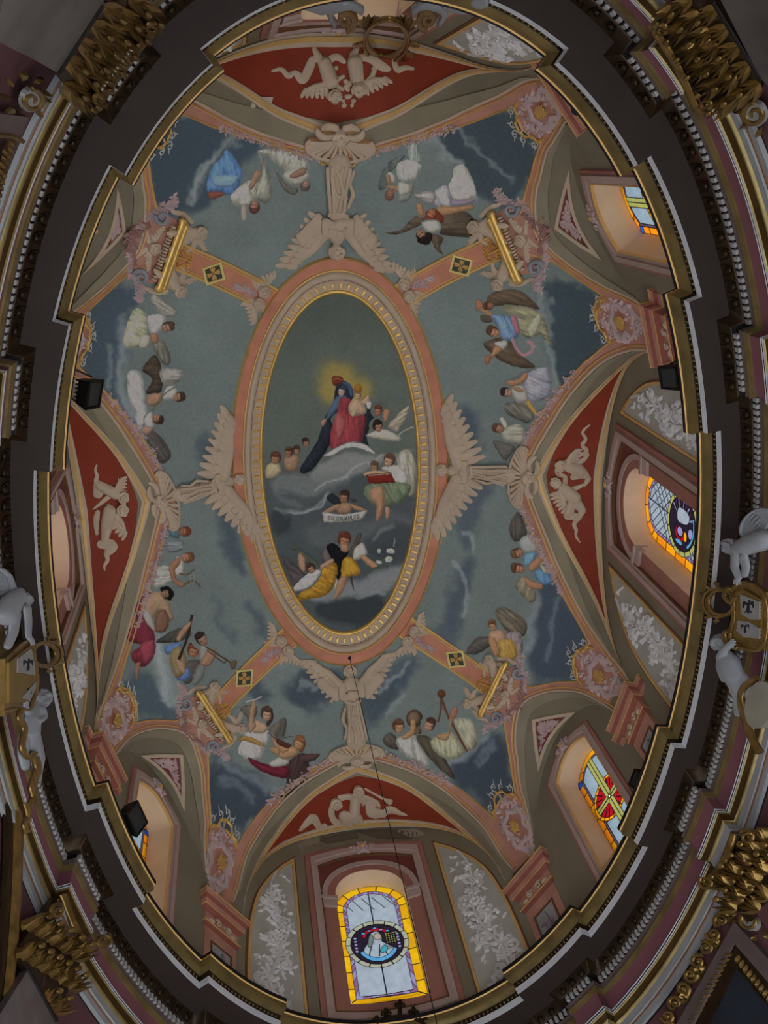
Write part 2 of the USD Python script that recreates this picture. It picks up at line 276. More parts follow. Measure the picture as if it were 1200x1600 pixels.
# --- the vault itself
ceil = Thing('ceiling', 'painted oval vault of the church with olive window webs', None, (0, 0, 17.3), kind='structure')
tt = np.linspace(0, 2*np.pi, 361)[:-1]; cr = np.abs(np.cos(tt))**NV/AV**NV+np.abs(np.sin(tt))**NV/BV**NV; disc = np.stack([np.cos(tt), np.sin(tt)], -1)*(cr**(-1/NV))[:, None]*1.56
holes = []
for sx, sy in ((1, 1), (-1, 1), (-1, -1), (1, -1)): holes.append(Polygon(np.vstack([flipc(gd, sx, sy), [flipc(np.array([6.6, 11.5]), sx, sy), flipc(np.array([9.5, 9.]), sx, sy)]])).buffer(0))
for sx in (1, -1): holes.append(Polygon(np.vstack([full_x(sx), [[sx*11, sx*6.2], [sx*11, -sx*6.2]]])).buffer(0)); holes.append(Polygon(np.vstack([full_y(sx), [[-sx*5.4, sx*15], [sx*5.4, sx*15]]])).buffer(0))
OPEN = shapely.union_all(holes); shellp = Polygon(disc).difference(OPEN.buffer(-.04))
ceil.part('vault_shell', slab(shellp, vmap, 0, 0, .14, flip=True), m_pink2)
for k, L in LUN.items():
    ceil.part('window_web', L.mesh, m_olive, smooth=True)
    wl = np.linspace(-.97, .97, 90)*L.hw; 
    ceil.part('web_fascia', grid(np.stack([L.at(np.stack([wl, np.full(90, a), np.full(90, h)], -1)) for a, h in ((.74, 0), (.745, .035), (.99, .035), (1.0, 0))], 1)), m_olive2, smooth=20)
for pts in ([(384, 151), (425, 152), (421, 168), (403, 169), (397, 161)], [(392, 160), (398, 166), (394, 170), (389, 167)]):
    ceil.part('peeled_patch', slab(Polygon(pts[::-1]), LUN['back'].trace, 3, 3.6, 6, flip=True), mat('bare_plaster', (150, 142, 130)), smooth=False, label='patch of bare plaster')
def mirror4(c): return [flipc(c, sx, sy) for sx, sy in ((1, 1), (-1, 1), (-1, -1), (1, -1))]
for c in (full_x(1), full_x(-1), full_y(1), full_y(-1), *mirror4(gd)):
    c = resample(c, 140); n0 = curve_n(c); sg = np.sign((n0*c).sum()); n0 = n0*sg                   # outwards, towards the web
    ceil.part('groin_moulding', strip(c, bar(-.02, .07, .05), vmap, nrm=n0), m_cream); ceil.part('groin_gilding', strip(c, bar(-.12, .045, .04), vmap, nrm=n0), m_goldline)

# --- drum walls, one per window, from the middle of one attic pilaster to the next
SPX, SPY = WALL.arc(4.80, 3.64), WALL.arc(3.0, 7.37)
ZB = 14.55
WIN = {}
def seg_top(x): return 20.0-.45*(x/1.4)**2
def arched(hw, zb, zs, rise, n=24): t = np.linspace(0, np.pi, n); return np.vstack([[(-hw, zb), (hw, zb)], np.c_[hw*np.cos(t), zs+rise*np.sin(t)]])
def segm(hw, zb, zt, rise, n=16): x = np.linspace(hw, -hw, n); return np.vstack([[(-hw, zb), (hw, zb)], np.c_[x, zt+rise*(1-(x/hw)**2)]])
SPAN = {'right': (-SPX, SPX), 'front_right': (SPX, SPY), 'front': (SPY, 2*LQ-SPY), 'front_left': (2*LQ-SPY, 2*LQ-SPX), 'left': (2*LQ-SPX, 2*LQ+SPX), 'back_left': (2*LQ+SPX, 2*LQ+SPY), 'back': (2*LQ+SPY, 4*LQ-SPY), 'back_right': (4*LQ-SPY, 4*LQ-SPX)}
for k, L in LUN.items():
    a, b = SPAN[k]; xs = np.linspace(a-L.sc, b-L.sc, 90); top = np.maximum(np.where(np.abs(xs) < L.hw, L.arch(xs)+.1, 0), 17.9)
    P = Polygon(np.vstack([[(xs[0], ZB), (xs[-1], ZB)], np.c_[xs, top][::-1]])); hole = Polygon(arched(.79, 15.42, 18.33, .77)) if L.kind != 'd' else Polygon(segm(.64, 15.33, 18.03, .32))
    if L.kind != 'd': P = P.difference(hole)
    else: P = P.difference(hole)
    L.hole = hole; wm = lambda p, sc=L.sc: wall_pt(p+np.array([sc, 0, 0])); L.wm = wm
    c = wm(np.array([0., ZB, 0])); w = Thing('wall_'+k, 'olive grey drum wall around the '+k.replace('_', ' ')+' window', None, c, kind='structure')
    w.part('plaster', slab(P, wm, 0, 0, .2), m_olive)
    L.wall = w
fwall = map_ring(0., WALL)
for pts, cl in (([(466, 1320), (480, 1311), (500, 1309), (497, 1316), (478, 1322), (470, 1330)], (112, 104, 92)), ([(560, 1300), (610, 1297), (655, 1303), (640, 1310), (590, 1309)], (72, 66, 58)), ([(622, 1299), (648, 1296), (662, 1304), (640, 1308)], (116, 110, 100)), ([(500, 1312), (556, 1301), (560, 1308), (510, 1318)], (78, 72, 62))):
    LUN['front'].wall.part('peeled_patch', slab(Polygon(pts).buffer(1.5).simplify(.5), fwall, .3, .9, 6, flip=True), mat('worn_plaster_%d' % cl[0], cl), smooth=False)
# --- outer masonry, so that daylight only comes in where there is glass
outer = Thing('wall_outer', 'outer masonry shell of the drum', None, (0, 0, 14.5), kind='structure')
for k, L in LUN.items():
    a, b = SPAN[k]; P = sbox(a-L.sc-.02, ZB-.2, b-L.sc+.02, 22.4).difference(affinity.scale(L.hole, 1.12, 1.05))
    if L.kind == 'd': P = sbox(a-L.sc-.02, ZB-.2, b-L.sc+.02, 22.4).difference(affinity.translate(affinity.scale(L.hole, 1.05, 1.05), -.2*s_of(L.sc)[0]*s_of(L.sc)[1], 0))
    outer.part('masonry', slab(P, L.wm, -.62, -.62, .5), m_olive)
outer.part('roof', slab(Polygon(WALL.P[::60]*1.13), lambda p: np.c_[p[:, :2], p[:, 2]], 22.4, 22.4, 1.0), m_olive)

# --- entablature: one section swept round the oval, breaking forward over the eight pilasters
QR = RIM.L/4
ang = lambda d: RIM.arc(4.96*math.cos(math.radians(d)), 8.44*math.sin(math.radians(d)))
BR = [ang(17.9), ang(33.4), ang(47.7), ang(65.1)]; brk = []
for q in range(4): brk += [q*QR+b if q % 2 == 0 else (q+1)*QR-b for b in (BR if q % 2 == 0 else BR[::-1])]
def sections(o):                                            # [(start, end, step forward)] at an offset o outside the rim
    out = []; n = len(brk)
    for i in range(n):
        a, b = brk[i], brk[(i+1) % n]+(RIM.L if i == n-1 else 0); f = .2 if i % 2 == 0 else 0.
        g = 0 if o < 0 else o; a2, b2 = (a+g, b-g) if i % 2 == 0 else (a-g, b+g); out.append((a2, b2, f))
    return out
def oeff(o, n): return o+np.clip((o-.15)/.3, 0, 1)*(.05-.15*np.abs(n[..., 0])**8)   # the wall below the rim is a slightly longer oval
def ring_pts(o, z, K=26):
    P = []
    for a, b, f in sections(o):
        x = np.linspace(a, b, K); p, n = RIM.at(x); P.append(np.c_[p+n*(oeff(o, n)-f)[:, None], np.full(K, z)])
    return np.vstack(P)
def ring_strip(prof): return grid(np.stack([ring_pts(o, z) for o, z in prof], 1), closed=True)
ent = Thing('trim_1', 'dark gilded entablature and cornice round the oval', None, (0, 0, 12.8), kind='structure')
ent.part('cornice_top', ring_strip([(.72, 14.76), (.0, 14.74)]), m_cdark, smooth=30)
ent.part('black_edge', ring_strip([(.02, 14.76), (-.03, 14.75), (-.03, 14.69), (-.01, 14.685)]), m_cdark, smooth=20)
ent.part('edge_line', ring_strip([(-.012, 14.69), (-.02, 14.675), (0., 14.66)]), m_goldline, smooth=20)
ent.part('gilt_cyma', ring_strip([(.0, 14.66), (.005, 14.62), (-.005, 14.575), (.02, 14.52), (.055, 14.475), (.075, 14.44)]), m_cgold, smooth=50)
ent.part('bead_band', ring_strip([(.075, 14.44), (.082, 14.435), (.105, 14.34)]), m_egg, smooth=20)
ent.part('white_fillet', ring_strip([(.105, 14.34), (.085, 14.33), (.1, 14.20)]), m_cwhite, smooth=20)
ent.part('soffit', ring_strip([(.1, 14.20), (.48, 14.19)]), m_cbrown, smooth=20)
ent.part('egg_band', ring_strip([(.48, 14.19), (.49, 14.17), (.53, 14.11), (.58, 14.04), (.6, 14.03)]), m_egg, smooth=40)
ent.part('dentil_bed', ring_strip([(.6, 14.03), (.66, 14.03), (.66, 13.93), (.66, 13.90)]), m_cdark, smooth=20)
ent.part('leaf_band', ring_strip([(.66, 13.90), (.62, 13.87), (.66, 13.80), (.64, 13.79)]), m_dentside, smooth=20)
ent.part('gilt_fillet', ring_strip([(.64, 13.79), (.62, 13.77), (.65, 13.70), (.68, 13.70)]), m_cgold, smooth=30)
ent.part('frieze', ring_strip([(.68, 13.70), (.68, 13.36)]), m_mauve, smooth=30)
ent.part('frieze_lines', ring_strip([(.68, 13.36), (.64, 13.355), (.645, 13.335)]), m_cwhite, smooth=20)
ent.part('dark_line', ring_strip([(.645, 13.335), (.66, 13.31)]), m_cdark, smooth=20)
ent.part('white_line', ring_strip([(.66, 13.31), (.64, 13.305), (.645, 13.285)]), m_cwhite, smooth=20)
ent.part('torus_line', ring_strip([(.645, 13.285), (.64, 13.27), (.66, 13.255)]), m_cgold, smooth=50)
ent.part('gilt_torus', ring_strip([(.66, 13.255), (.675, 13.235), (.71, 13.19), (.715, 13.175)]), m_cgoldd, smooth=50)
ent.part('torus_line', ring_strip([(.715, 13.175), (.695, 13.16), (.705, 13.14), (.74, 13.12)]), m_cgold, smooth=50)
ent.part('upper_fascia', ring_strip([(.74, 13.12), (.735, 12.985), (.765, 12.98)]), m_fascia, smooth=20)
ent.part('fascia_line', ring_strip([(.765, 12.98), (.765, 12.955), (.78, 12.95)]), m_brown, smooth=20)
ent.part('lower_fascia', ring_strip([(.78, 12.95), (.775, 12.84), (.83, 12.83)]), m_fascia, smooth=20)
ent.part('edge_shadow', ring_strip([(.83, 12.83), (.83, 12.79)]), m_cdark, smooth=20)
# dentils, eggs and beads one by one
def along(o, step, inset):
    for a, b, f in sections(o):
        n = max(1, int((b-a-2*inset)/step)); x = a+inset+((b-a-2*inset)-n*step)/2+(np.arange(n)+.5)*step
        p, nn = RIM.at(x); 
        for q, m in zip(p+nn*(oeff(o, nn)-f)[:, None], nn): yield q, m
def inview(p, z, mrg=12): u, v = project(np.array([p[0], p[1], z])); return -mrg < u < 1200+mrg and -mrg < v < 1600+mrg
def local_box(q, m, z0, z1, w, d):                           # width along the wall, depth into the room
    t = np.array([-m[1], m[0]]); c = [q+t*a-m*b for a, b in ((-w/2, 0), (w/2, 0), (w/2, d), (-w/2, d))]
    V = np.array([[*p, z] for z in (z0, z1) for p in c]); F = np.array([[0, 1, 2, 3], [7, 6, 5, 4], [0, 4, 5, 1], [1, 5, 6, 2], [2, 6, 7, 3], [3, 7, 4, 0]]); return V, F[:, ::-1]
dn = 0; far = []
DL = [(q, m) for q, m in along(.66, .094, .0) if inview(q, 13.95)]
DL.sort(key=lambda e: np.linalg.norm(np.r_[e[0], 14]-CC))
for q, m in DL:
    b = local_box(q, m, 13.915, 14.02, .062, .06)
    if dn < 300: ent.part('dentil', b, m_dent, smooth=False); dn += 1
    else: far.append(b)
ent.part('dentil_row', join(far), m_dent, smooth=False, kind='stuff')
en = 0
for q, m in along(.545, .225, .04):
    if inview(q, 14.1) and en < 250:
        t = np.array([-m[1], m[0]]); eg = ball((0, 0, 0), (.06, .045, .075), 1); R3 = np.array([[t[0], -m[0], 0], [t[1], -m[1], 0], [0, 0, 1]])
        ent.part('egg', (eg[0]@R3.T+np.array([*(q-m*.01), 14.1]), eg[1]), m_egg, smooth=True)
        P = [np.array([*(q+t*s*.085-m*(.02+c)), z]) for s, z, c in ((-.9, 14.16, .05), (-.95, 14.1, .0), (0-.4, 14.025, -.03))]; P2 = [np.array([*(q+t*s*.085-m*(.02+c)), z]) for s, z, c in ((.9, 14.16, .05), (.95, 14.1, .0), (.4, 14.025, -.03))]
        ent.part('egg_rim', join([tube(P, .012, 5), tube(P2, .012, 5)]), m_egg, smooth=True); en += 1
bs = []
for q, m in along(.09, .085, .02):
    if inview(q, 14.39): bs.append(ball((q[0], q[1], 14.392), (.022, .022, .034), 0))
ent.part('bead_row', join(bs), m_cgold, smooth=True, kind='stuff')

# --- lower walls, open below as an arcade, and the floor
loww = Thing('wall_lower', 'mauve painted wall under the entablature', None, (0, 0, 10.0), kind='structure')
loww.part('plaster', ring_strip([(.83, 12.84), (.84, 4.0), (1.3, 4.0)]), m_wallm)
fl = Thing('floor', 'pale stone church floor', None, (0, 0, 0), kind='structure')
fl.part('paving', (np.array([[-22., -24, 0], [22, -24, 0], [22, 24, 0], [-22, 24, 0]]), np.array([[0, 1, 2], [0, 2, 3]])), mat('pale_stone', (190, 184, 172), k=.8), smooth=False)

# ================================================================ THE OVAL FRAME AND ITS PAINTING BED
def ell(f, n=240): t = np.arange(n)/n*2*np.pi; return np.c_[(1.775+.745*f)*np.cos(t), (4.08+.9*f)*np.sin(t)]
def ring_ell(prof, n=240): return grid(np.stack([von(ell(f, n), h) for f, h in prof], 1), closed=True)
oval = Thing('stucco_medallion', 'large oval stucco moulding in salmon, cream and gold around the central painting', 'moulding', vault_of(np.array([0., 4.98])))
oval.part('outer_gilding', ring_ell([(1.0, 0), (.995, .07), (.97, .1), (.945, .07), (.94, .05)]), m_goldline, smooth=60)
oval.part('salmon_band', ring_ell([(.94, .05), (.67, .05)]), m_pink)
oval.part('gilt_bead', ring_ell([(.67, .05), (.66, .085), (.635, .09), (.61, .05)]), m_goldline, smooth=60)
oval.part('cream_roll', ring_ell([(.61, .05), (.595, .1), (.55, .13), (.48, .135), (.43, .1), (.415, .06), (.4, .06)]), m_cream, smooth=60)
oval.part('dark_line', ring_ell([(.4, .06), (.385, .055)]), m_brown)
oval.part('cream_cove', ring_ell([(.385, .055), (.36, .075), (.14, .03), (.12, .03)]), m_cream, smooth=40)
oval.part('inner_gilding', ring_ell([(.12, .03), (.1, .065), (.05, .07), (.0, .03), (-.005, 0)]), m_gold, smooth=60)
mid = resample(np.vstack([ell(.25, 720), ell(.25, 720)[:1]]), 115)[:-1]; nn = curve_n(mid, True)
for p, n in zip(mid, nn):
    t = np.array([-n[1], n[0]]); c = [p+n*a*.085+t*b for a, b in ((-1, .012), (-.2, .03), (.75, .036), (1, 0), (.75, -.036), (-.2, -.03), (-1, -.012))]; c = np.array(c); top = von(c*.75+p*.25, .085); base = von(c, .03); k = np.arange(7); k2 = (k+1) % 7
    F = np.vstack([np.c_[k, k2, k2+7], np.c_[k, k2+7, k+7], np.c_[np.full(5, 7), np.arange(8, 13), np.arange(9, 14)]]); oval.part('gold_dart', (np.vstack([base, top]), F), m_gold, smooth=False)
# ================================================================ RELIEF TOOLKIT (outlines in photo pixels or local units, standing off the real surfaces)
ICO = trimesh.creation.icosphere(subdivisions=1, radius=1.0).vertices; ICO0 = np.array([[0, 0, 1], [0, 0, -1], *[[math.cos(a), math.sin(a), .45] for a in np.arange(5)*2*math.pi/5], *[[math.cos(a), math.sin(a), -.45] for a in (np.arange(5)+.5)*2*math.pi/5]])
def caps_of(chain, out, zs=.75, lift=.35, pts=ICO):
    c = [np.array([x, y, (e[0] if e else lift*r)]) for x, y, r, *e in chain]; r = [q[2] for q in chain]
    if len(c) == 1: out.append(m3.Manifold.hull_points(pts*np.array([1, 1, zs])*r[0]+c[0])); return
    for a, b, ra, rb in zip(c[:-1], c[1:], r[:-1], r[1:]): out.append(m3.Manifold.hull_points(np.vstack([pts*np.array([1, 1, zs])*ra+a, pts*np.array([1, 1, zs])*rb+b])))
def fuse(ms, edge=None, it=8):
    M = m3.Manifold.batch_boolean(ms, m3.OpType.Add) if len(ms) > 1 else ms[0]
    if edge: M = M.refine_to_length(edge)
    g = M.to_mesh(); t = trimesh.Trimesh(np.asarray(g.vert_properties[:, :3], float), np.asarray(g.tri_verts), process=True)
    if it: trimesh.smoothing.filter_taubin(t, lamb=.5, nu=-.52, iterations=it)
    return np.array(t.vertices), np.array(t.faces)
def tile(ox, oy, s=4.): return lambda p: (p[0]/s+ox, p[1]/s+oy, *[q/s for q in p[2:]])
IDT = lambda p: tuple(p)
def wing_caps(x0, y0, x1, y1, wd, out, n=7, h=0.):              # root, tip, depth of the feathers (sign = side): overlapping feathers in two rows
    a, b = np.array([x0, y0], float), np.array([x1, y1], float); d = b-a; L = np.linalg.norm(d); d /= L; nrm = np.array([-d[1], d[0]])*np.sign(wd); wd = abs(wd); n = max(n, int(L/wd*3.2)); sp = L*.95/(n-1)
    caps_of([(*a, wd*.24, h+wd*.2), (*(a+d*L*.5-nrm*wd*.1), wd*.19, h+wd*.2), (*b, wd*.08, h+wd*.1)], out)
    for row, (len_, hh, r0) in enumerate(((1.0, .06, .62), (.52, .16, .6))):
        for i in range(n):
            t = i/(n-1); p = a+d*L*(.0+.95*t)-nrm*wd*.04; q = p+nrm*wd*len_*(1.02-.55*t)+d*L*(.04+.22*t)*len_; r = max(sp*r0, wd*.07)
            caps_of([(*p, r*.9, h+wd*(hh+.03)+.012*wd*(i % 2)), (*(p*.35+q*.65), r, h+wd*hh+.03*wd*(i % 2)), (*q, r*.55, h+wd*hh*.5)], out, pts=ICO0, zs=.5)
def head_caps(x, y, r, out, ang=90., h=None):                    # ang: direction of the chin in the picture
    h = r*.55 if h is None else h; a = math.radians(ang); c, s = math.cos(a), math.sin(a); loc = lambda u, v, w, q: (x+u*c-v*s, y+u*s+v*c, q, h+w)
    caps_of([loc(-.12*r, 0, 0, r*.92), loc(.35*r, 0, .05*r, r*.66)], out, zs=.9)
    for e in ((loc(.25*r, 0, .72*r, .13*r), loc(.42*r, 0, .8*r, .16*r)), (loc(.52*r, -.36*r, .42*r, .24*r),), (loc(.52*r, .36*r, .42*r, .24*r),), (loc(.72*r, -.12*r, .55*r, .1*r), loc(.72*r, .12*r, .55*r, .1*r)), (loc(.1*r, -.5*r, .5*r, .12*r), loc(.08*r, -.15*r, .66*r, .1*r)), (loc(.1*r, .5*r, .5*r, .12*r), loc(.08*r, .15*r, .66*r, .1*r))): caps_of(list(e), out, pts=ICO0)
    for k in range(11):
        t = math.pi*(.38+1.24*k/10); caps_of([loc(math.cos(t)*r*.85, math.sin(t)*r*.85, .35*r+.1*r*(k % 2), .27*r)], out, pts=ICO0)
    for k in range(5): t = math.pi*(.6+.8*k/4); caps_of([loc(math.cos(t)*r*.5, math.sin(t)*r*.55, .78*r, .26*r)], out, pts=ICO0)
def relief(text, T=IDT, k=1.):                                    # c chain, r flat ribbon, w wing, h head, b ball
    out = []
    for ln in text.strip().split('\n'):
        q = ln.split(); op = q[0]; P = [tuple(map(float, e.split(','))) for e in q[1:]]
        if op == 'c': caps_of([T(p) for p in P], out)
        elif op == 'r':
            pp = smoothc(np.array([T(p)[:3] for p in P]), 2); caps_of([tuple(p) for p in pp[::1]], out, zs=.45, lift=.25, pts=ICO0)
        elif op == 'w': a, b = T(P[0]), T(P[1]); wing_caps(*a[:2], *b[:2], T((0, 0, P[2][0]))[2], out, n=int(P[2][1]) if len(P[2]) > 1 else 6)
        elif op == 'h': p = T(P[0][:3]); head_caps(*p, out, ang=P[0][3] if len(P[0]) > 3 else 90.)
        elif op == 'b': [caps_of([T(p)], out, pts=ICO0) for p in P]
    return out
FAT = 1.0
def sculpt(text, fmap, T=IDT, edge=None, it=6): v, f = fuse(relief(text, T), edge, it); return fmap(v), f[:, ::-1]
def leaf(x, y, a, L, w, h, curl=.3):                              # a pointed leaf with a raised midrib: (x, y, h) points
    c, s = math.cos(a), math.sin(a); loc = lambda u, v, z: (x+u*c-v*s, y+u*s+v*c, z)
    V = np.array([loc(0, 0, .15*h), loc(.3*L, .5*w, .25*h), loc(.65*L, .42*w, .5*h), loc(L, 0, curl*h), loc(.65*L, -.42*w, .5*h), loc(.3*L, -.5*w, .25*h), loc(.35*L, 0, .9*h), loc(.7*L, 0, h), loc(.3*L, .5*w, -.1*h), loc(.65*L, .42*w, -.1*h), loc(L, 0, -.1*h), loc(.65*L, -.42*w, -.1*h), loc(.3*L, -.5*w, -.1*h)])
    F = np.array([[0, 6, 1], [0, 5, 6], [1, 6, 2], [6, 7, 2], [2, 7, 3], [6, 5, 4], [6, 4, 7], [7, 4, 3], [1, 2, 9], [1, 9, 8], [2, 3, 10], [2, 10, 9], [3, 4, 11], [3, 11, 10], [4, 5, 12], [4, 12, 11]]); return V, F
def spray(pts, rng, L, w, h, n=2, fan=1.0):                        # leaves on both sides of a path
    out = []; p = np.asarray(pts, float); d = np.gradient(p, axis=0)
    for i in range(len(p)):
        a = math.atan2(d[i, 1], d[i, 0])
        for sgn in (-1, 1):
            k = .75+.5*rng.random(); out.append(leaf(p[i, 0], p[i, 1], a+sgn*fan*(.6+.5*rng.random()), L*k, w*k, h*(.7+.6*rng.random())))
    return out
def spiral(x, y, r, a0, turns, sgn, n=22): t = np.linspace(0, 1, n); R = r*(1-.82*t); a = a0+sgn*turns*2*math.pi*t; return np.c_[x+R*np.cos(a), y+R*np.sin(a)]
def rope(p2, r, h, seg=6): p = np.asarray(p2, float); return tube(np.c_[p, np.full(len(p), h)], r, seg)
def mapped(ms, fmap, flip=False):
    v, f = join(ms); return fmap(v), (f[:, ::-1] if flip else f)

# ================================================================ WINDOWS
PX = 1.0
def win_parts(k, num):
    L = LUN[k]; wm = L.wm; side = k.replace('_', ' ')
    W = Thing('window_%d' % num, None, None, wm(np.array([0, 15.3, 0.])), kind='structure')
    big = L.kind != 'd'
    if big:
        outl = Polygon(segm(1.41, 14.9, 19.55, .40)); inl = Polygon(segm(1.13, 15.18, 19.2, .40)); mid_ = Polygon(segm(1.3, 15.0, 19.43, .40)); mid2 = Polygon(segm(1.2, 15.1, 19.3, .40))
        W.part('frame', slab(outl.difference(mid_), wm, 0, .05, .15), m_rose); W.part('frame_moulding', slab(mid_.difference(mid2), wm, 0, .11, .15), m_taupe); W.part('frame_moulding', slab(mid2.difference(inl), wm, 0, .065, .15), m_taupe)
        W.part('frame_line', slab(inl.difference(inl.buffer(-.03)), wm, 0, .075, .15), m_brown)
        hole = L.hole; inn = inl.buffer(-.03); up = sbox(-2, 18.09, 2, 21)
        arch_o = Polygon(arched(1.1, 15., 18.27, 1.1)); arch_i = Polygon(arched(.98, 15., 18.27, .98))
        W.part('spandrel', slab(inn.difference(arch_o).intersection(up), wm, 0, .01, .15), m_dred)
        W.part('jamb_panel', slab(inn.difference(hole).difference(up), wm, 0, .012, .15), m_rose)
        W.part('archivolt', slab(arch_o.difference(arch_i).intersection(up), wm, 0, .06, .12), m_taupe)
        W.part('arch_face', slab(arch_i.difference(hole).intersection(up), wm, 0, .03, .12), m_rose)
        for s_ in (-1, 1):
            a, b = sorted((s_*.78, s_*1.12)); W.part('impost', slab(sbox(a, 17.97, b, 18.24), wm, -.2, .07, .15), m_taupe); W.part('impost_cap', slab(sbox(a-.02, 18.17, b+.02, 18.25), wm, -.2, .1, .15), m_taupe)
        go, gd_, sh = Polygon(arched(.735, 15.78, 18.33, .74)), .45, 0.
        rev = 'cream'
    else:
        sh = 0.; gd_ = .5
        outl = Polygon(segm(.89, 15.0, 18.25, .38)); m1 = Polygon(segm(.82, 15.07, 18.19, .37)); m2 = Polygon(segm(.72, 15.2, 18.1, .35)); hole = L.hole
        W.part('frame', slab(outl.difference(m1), wm, 0, .05, .12), m_rose); W.part('frame_moulding', slab(m1.difference(m2), wm, 0, .09, .12), m_taupe); W.part('frame_moulding', slab(m2.difference(hole), wm, 0, .05, .12), m_taupe)
        W.part('frame_line', slab(Polygon(np.array(hole.exterior.coords)).buffer(.012).difference(hole.buffer(-.012)), wm, 0, .06, .12), m_goldline)
        go = Polygon(segm(.54, 15.8, 18.1, .3))
    # reveal
    n = 200; ho = resample(np.array(hole.exterior.coords), n)[:-1]; g0 = resample(np.array(go.exterior.coords), n)[:-1]+np.array([sh, 0])
    k0 = np.argmin(np.abs(g0-ho[0]-np.array([sh*0, 0])).sum(1)); 
    # match by polar angle about the middle
    def polar(c, ctr): a = np.unwrap(np.arctan2(c[:, 1]-ctr[1], c[:, 0]-ctr[0])); a = a if a[-1] > a[0] else a[::-1]; return a
    def by_angle(poly, ctr, th):
        out = []
        for t in th:
            r = LineString([ctr, (ctr[0]+9*math.cos(t), ctr[1]+9*math.sin(t))]).intersection(poly.exterior); q = r if r.geom_type == 'Point' else list(r.geoms)[-1]; out.append((q.x, q.y))
        return np.array(out)
    def corners(poly, ctr): c = np.array(poly.exterior.coords)[:2]; return [math.atan2(p[1]-ctr[1], p[0]-ctr[0]) for p in c]
    th = np.linspace(-math.pi, math.pi, 161)[:-1]; ch = (0, (hole.bounds[1]+hole.bounds[3])/2); cg = (0, (go.bounds[1]+go.bounds[3])/2)
    A = by_angle(hole, ch, th); B = by_angle(go, cg, th)+np.array([sh, 0])
    rows = [wm(np.c_[A*(1-t)+B*t, np.full(160, .012-(gd_+.012)*t)]) for t in (0, .33, .66, 1)]
    v, f = grid(np.stack(rows, 1), closed=True); W.part('reveal', (v, f[:, ::-1]), mat('cream_reveal', (186, 150, 130), var=.05), smooth=30)
    gm = lambda p: wm(np.c_[p[:, 0]+sh, p[:, 1], p[:, 2]-gd_])
    return W, L, go, gm
G_Y1, G_Y2, G_OR = glass('amber_glass', (205, 128, 4), gain=.36), glass('deep_amber_glass', (200, 112, 4), gain=.34), glass('orange_glass', (205, 112, 4), gain=.36)
G_YF, G_YF2 = glass('yellow_glass', (214, 160, 4), gain=.27), glass('golden_glass', (206, 146, 4), gain=.26)
G_W, G_WB, G_P, G_PY, G_R, G_B, G_LB, G_DK, G_CR, G_LV = glass('white_glass', (172, 178, 182)), glass('bluish_white_glass', (160, 176, 182)), glass('violet_glass', (150, 104, 142)), glass('pale_yellow_glass', (186, 180, 96)), glass('red_glass', (196, 12, 36)), glass('blue_glass', (40, 100, 214)), glass('sky_blue_glass', (92, 168, 208)), glass('dark_glass', (40, 30, 44)), glass('cream_glass', (182, 180, 152)), glass('lavender_glass', (160, 150, 190))
m_lead = mat('lead_came', (40, 40, 48), k=.8); m_bluelead = mat('blue_came', (50, 84, 120), k=.8)
class Glazing:                                                # later panes take the place of earlier ones; what is left between them is lead
    def __init__(s, W, go, gm): s.W, s.go, s.gm, s.L = W, go, gm, []
    def add(s, poly, m, name='pane', gap=.006, label=None): s.L.append((poly, m, name, gap, label))
    def came(s, pts, w=.02, m=None, name='lead_line'): s.L.append((LineString(pts).buffer(w/2, cap_style=2), m or m_lead, name, 0., None))
    def close(s):
        taken = Polygon(); put_ = []
        for poly, m, name, gap, label in s.L[::-1]:
            p = poly.intersection(s.go).difference(taken); taken = taken.union(poly)
            for q in polys(p.buffer(-gap, join_style=2)):
                if q.area > 2e-5: put_.append(q); s.W.part(name, slab(q, s.gm, 0, .008, .2, ear=True), m, label=label, smooth=False)
        s.W.part('leading', slab(s.go.buffer(.06).difference(shapely.union_all(put_)), s.gm, -.004, .012, .3, ear=True), m_lead, smooth=False)
def border(Z, go, th, hw, zb, zs, cols, nside, narch, sy=1.0):                # the coloured border, piece by piece
    inn = go.buffer(-th, join_style=2); ringp = go.difference(inn); cut = []
    for i in range(1, nside): z = zb+(zs-zb)*i/nside; cut += [LineString([(-2, z), (-hw+th*1.05, z)]), LineString([(hw-th*1.05, z), (2, z)])]
    for i in range(narch+1): a = math.pi*i/narch; cut.append(LineString([(math.cos(a)*(hw-th)*.9, zs+math.sin(a)*(hw-th)*.5*sy), (math.cos(a)*2, zs+math.sin(a)*2*sy)]))
    cut += [LineString([(-hw+th, zb+th), (-2, zb-.9)]), LineString([(hw-th, zb+th), (2, zb-.9)])]
    for i, p in enumerate(polys(ringp.difference(shapely.union_all(cut).buffer(.004)))): Z.add(p, cols[i % len(cols)], 'border_pane', .004)
    return inn
def ellp(cx, cy, rx, ry, a0=0, a1=360, n=40): t = np.radians(np.linspace(a0, a1, n)); return np.c_[cx+rx*np.cos(t), cy+ry*np.sin(t)]
